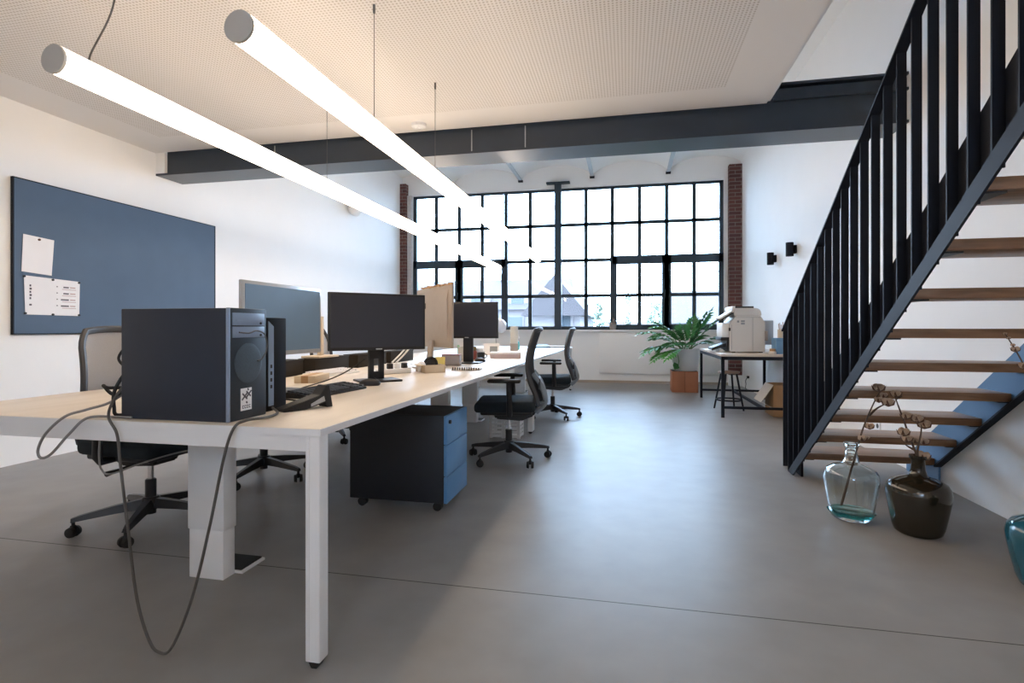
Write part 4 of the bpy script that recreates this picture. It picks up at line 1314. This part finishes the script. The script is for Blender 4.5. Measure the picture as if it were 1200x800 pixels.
def frond(st, lf, base, d, length, droop, leafw, npair=7):
    pts = []
    p = Vector(base)
    d = Vector(d).normalized()
    n = 12
    for i in range(n + 1):
        pts.append(p.copy())
        p = p + d * (length / n)
        d = (d + Vector((0, 0, -droop / n))).normalized()
    st.tube(pts, [0.009 * (1 - 0.75 * i / n) for i in range(n + 1)], 6)
    for i in range(5, n + 1):
        u = (i - 5) / (n - 5)
        tdir = (pts[min(i + 1, n)] - pts[i - 1]).normalized()
        side = tdir.cross(Vector((0, 0, 1)))
        if side.length < 0.05:
            side = Vector((1, 0, 0))
        side.normalize()
        up = side.cross(tdir).normalized()
        ln = leafw * (0.55 + 0.75 * math.sin(PI * (0.15 + 0.8 * u)))
        for sg in (-1, 1):
            dd = (side * sg + tdir * 0.75 + up * random.uniform(-0.15, 0.2)).normalized()
            q = tdir.cross(dd)
            wv = dd.cross(q).normalized() * ln * 0.23
            a = pts[i]
            m1 = a + dd * ln * 0.45 + up * ln * 0.06
            e = a + dd * ln - up * ln * 0.12
            v0, v1, v2, v3 = (lf.bm.verts.new(x) for x in (a, m1 + wv, e, m1 - wv))
            lf.bm.faces.new((v0, v1, v2))
            lf.bm.faces.new((v0, v2, v3))
    a = pts[-1]
    e = a + d * leafw * 0.9
    s_ = d.cross(Vector((0, 0, 1)))
    s_ = s_.normalized() * leafw * 0.15 if s_.length > 0.01 else Vector((leafw * 0.15, 0, 0))
    v0, v1, v2, v3 = (lf.bm.verts.new(x) for x in (a, a.lerp(e, .45) + s_, e, a.lerp(e, .45) - s_))
    lf.bm.faces.new((v0, v1, v2))
    lf.bm.faces.new((v0, v2, v3))


st, lf, lb = MB(), MB(), MB()
rnd = random.Random(3)
fr = [((-.9, -0.2, 1.25), .74, 1.4), ((-1.0, -0.4, 0.6), .66, 1.2), ((-0.75, 0.2, 1.5), .72, 1.2), ((-0.6, -0.5, 1.5), .70, 1.5), ((-0.35, -0.6, 1.3), .5, 1.2),
      ((0.45, -0.3, 1.4), .66, 0.6), ((0.75, -0.3, 1.25), .70, 0.6), ((0.9, -0.2, 0.85), .64, 0.9), ((0.5, 0.3, 1.3), .60, 0.8),
      ((-0.9, -0.6, 0.25), .58, 0.9), ((-0.6, -0.8, 0.4), .55, 1.1), ((-1.0, 0.1, 0.5), .66, 1.0), ((0.0, -0.8, 0.9), .42, 1.3), ((.55, -.7, .9), .45, 1.1), ((-1.0, -0.3, 1.1), .5, 1.9), ((-.1, .3, 1.3), .42, 1.2), ((-.85, -.3, 1.4), .6, 1.6), ((-.7, .1, .9), .55, 1.4), ((.3, -.6, 1.1), .45, 1.2), ((-.4, -.7, .8), .5, 1.3), ((.15, .2, 1.5), .5, .9)]
for k, (d, ln, dr) in enumerate(fr):
    base = (0.06 * rnd.uniform(-1, 1), 0.06 * rnd.uniform(-1, 1), 0.30)
    frond(st, lb if k in (0, 1, 3, 9, 10, 14, 16) else lf, base, d, ln * 1.15, dr, 0.15)
st.build('stems', STEM, t)
lf.build('foliage', LEAF, t, recalc=False)
lb.build('bright_foliage', LEAF_B, t, recalc=False)
lv = MB()
lv.face([(-0.19, -0.20, 0.02), (-0.22, -0.235, 0.10), (-0.20, -0.25, 0.15), (-0.14, -0.235, 0.12), (-0.11, -0.21, 0.05)])
lv.tube([(-0.14, -0.205, 0.03), (-0.12, -0.19, 0.16), (-0.14, -0.17, 0.31)], 0.005, 6)
lv.build('hanging_leaf', LEAF, t, recalc=False)

# ------------------------------------------------------------------ outside
structure(MB().b2((-60, 11.6, -3.2), (60, 120, -3.0)).build('ground', GROUND_OUT))
structure(MB().b2((-7, 10.92, 0.2), (6, 14.5, 0.35)).build('terrace', GROUND_OUT))


def house(label, x0, x1, y0, y1, zw, zr, win_list, ridge_along_x=True, z0=-3.0):
    t = thing('house', label, 'house', ((x0 + x1) / 2, y0, z0), 0, 'houses beyond the window')
    cx = (x0 + x1) / 2
    a, c = x0 - cx, x1 - cx
    D = y1 - y0
    MB().b2((a, 0, 0), (c, D, zw - z0)).build('wall', WALL_HOUSE, t)
    if ridge_along_x:
        MB().prism([(-0.3, zw - z0), (D + 0.3, zw - z0), (D / 2, zr - z0)], 'x', a - 0.2, c + 0.2).build('roof', ROOF_GREY, t)
    else:
        MB().prism([(a - 0.3, zw - z0), (c + 0.3, zw - z0), (0, zr - z0)], 'y', -0.3, D + 0.3).build('roof', ROOF_GREY, t)
    for (wx, wz, ww, wh) in win_list:
        wn = MB().b2((wx - cx - ww / 2 - 0.08, -0.06, wz - z0 - 0.08), (wx - cx + ww / 2 + 0.08, 0.02, wz - z0 + wh + 0.08)).build('window', WALL_HOUSE, t)
        MB().b2((wx - cx - ww / 2, -0.09, wz - z0), (wx - cx + ww / 2, -0.05, wz - z0 + wh)).build('pane', HOUSE_WIN, wn)
    return t


h = house('long low house with grey roof and two pale dormers left of the mullion', -14.5, -3.0, 25, 31, 1.95, 3.65, [(-5.2, 0.6, 0.7, 1.0), (-4.2, 0.6, 0.7, 1.0), (-7.2, 0.6, 0.8, 1.0), (-9.2, 0.6, 0.8, 1.0)])
for dx in (1.6, 3.6):
    d = MB().b2((dx - 0.6, 0.3, 4.9), (dx + 0.6, 2.0, 5.75)).build('dormer', WALL_HOUSE, h)
    MB().b2((dx - 0.3, 0.26, 5.05), (dx + 0.3, 0.3, 5.6)).build('dormer_pane', HOUSE_WIN, d)
MB().b2((2.2, 2.7, 6.3), (2.5, 3.1, 6.95)).build('chimney', ROOF_GREY, h)
house('grey gabled house seen just right of the window mullion', -3.0, -1.45, 17, 24, 1.46, 2.75, [(-1.95, 1.0, 0.4, 0.6)], False)
house('grey low house beyond the plant at the right end of the window', 2.0, 9.0, 26, 32, 1.3, 3.0, [(4.0, 0.3, 0.8, 0.8), (6.0, 0.3, 0.8, 0.8)])
house('wide white house low behind the shrubs at the middle of the window', -1.5, 2.2, 34, 40, 0.8, 1.5, [(0.2, -0.4, 0.7, 0.7)])


def shrub(label, x, y, z0, h_, w_, n):
    t = thing('shrub', label, 'shrub', (x, y, z0), 0, 'shrubs outside the window')
    s_ = MB()
    l_ = MB()
    for k in range(n):
        u = random.random()
        a = random.uniform(0, 2 * PI)
        rr = w_ * (1 - 0.75 * u) * random.random() ** 0.5
        p = Vector((rr * math.cos(a), rr * math.sin(a), h_ * u))
        d = Vector((random.uniform(-1, 1), random.uniform(-1, 1), random.uniform(-0.3, 1))).normalized()
        q = d.orthogonal().normalized() * 0.022
        ln = 0.085
        v0, v1, v2, v3 = (l_.bm.verts.new(c) for c in (p, p + d * ln * .5 + q, p + d * ln, p + d * ln * .5 - q))
        l_.bm.faces.new((v0, v1, v2, v3))
    for k in range(5):
        a = 2 * PI * k / 5
        s_.tube([(0, 0, 0), (w_ * .3 * math.cos(a), w_ * .3 * math.sin(a), h_ * .5), (w_ * .2 * math.cos(a + 1), w_ * .2 * math.sin(a + 1), h_ * (0.8 + 0.04 * k))], [0.014, 0.009, 0.004], 6)
    s_.build('stems', TWIG, t)
    l_.build('foliage', LEAF_OUT, t, recalc=False)


shrub('slender climbing shrub outside, left of the sill pot', -0.62, 12.2, 0.35, 1.25, 0.28, 420)
shrub('tall thin shrub outside, just right of the sill pot', 0.02, 12.4, 0.35, 1.55, 0.16, 300)
shrub('leafy shrub outside behind the bright side of the potted plant', 0.62, 12.3, 0.35, 1.25, 0.40, 600)

# ------------------------------------------------------------------ light, camera
wd = bpy.data.worlds.new('overcast_sky')
SC.world = wd
wd.use_nodes = True
nt = wd.node_tree
bg = nt.nodes['Background']
tc = nt.nodes.new('ShaderNodeTexCoord')
sep = nt.nodes.new('ShaderNodeSeparateXYZ')
nt.links.new(tc.outputs['Generated'], sep.inputs[0])
cr = nt.nodes.new('ShaderNodeValToRGB')
cr.color_ramp.elements[0].position = 0.0
cr.color_ramp.elements[0].color = (0.49, 0.71, 1.0, 1)
cr.color_ramp.elements[1].position = 0.6
cr.color_ramp.elements[1].color = (0.49, 0.71, 1.0, 1)
nt.links.new(sep.outputs['Z'], cr.inputs['Fac'])
nt.links.new(cr.outputs['Color'], bg.inputs['Color'])
bg.inputs['Strength'].default_value = 18.0

cam = bpy.data.cameras.new('camera')
cam.sensor_width = 36
cam.lens = 630 / 1200 * 36
cam.shift_y = -15 / 1200
cam.clip_start = 0.05
cam.clip_end = 300
co = bpy.data.objects.new('camera', cam)
COL.objects.link(co)
co.location = (0, 0, 1.05)
co.rotation_euler = (PI / 2, 0, math.atan(135 / 630))
SC.camera = co

SC.view_settings.view_transform = 'Standard'
SC.view_settings.look = 'None'
SC.view_settings.gamma = 1
SC.view_settings.use_curve_mapping = False
SC.view_settings.exposure = 0.42
SC.cycles.max_bounces = 14
SC.cycles.diffuse_bounces = 7
SC.cycles.transparent_max_bounces = 16
SC.cycles.transmission_bounces = 12
SC.cycles.use_denoising = True
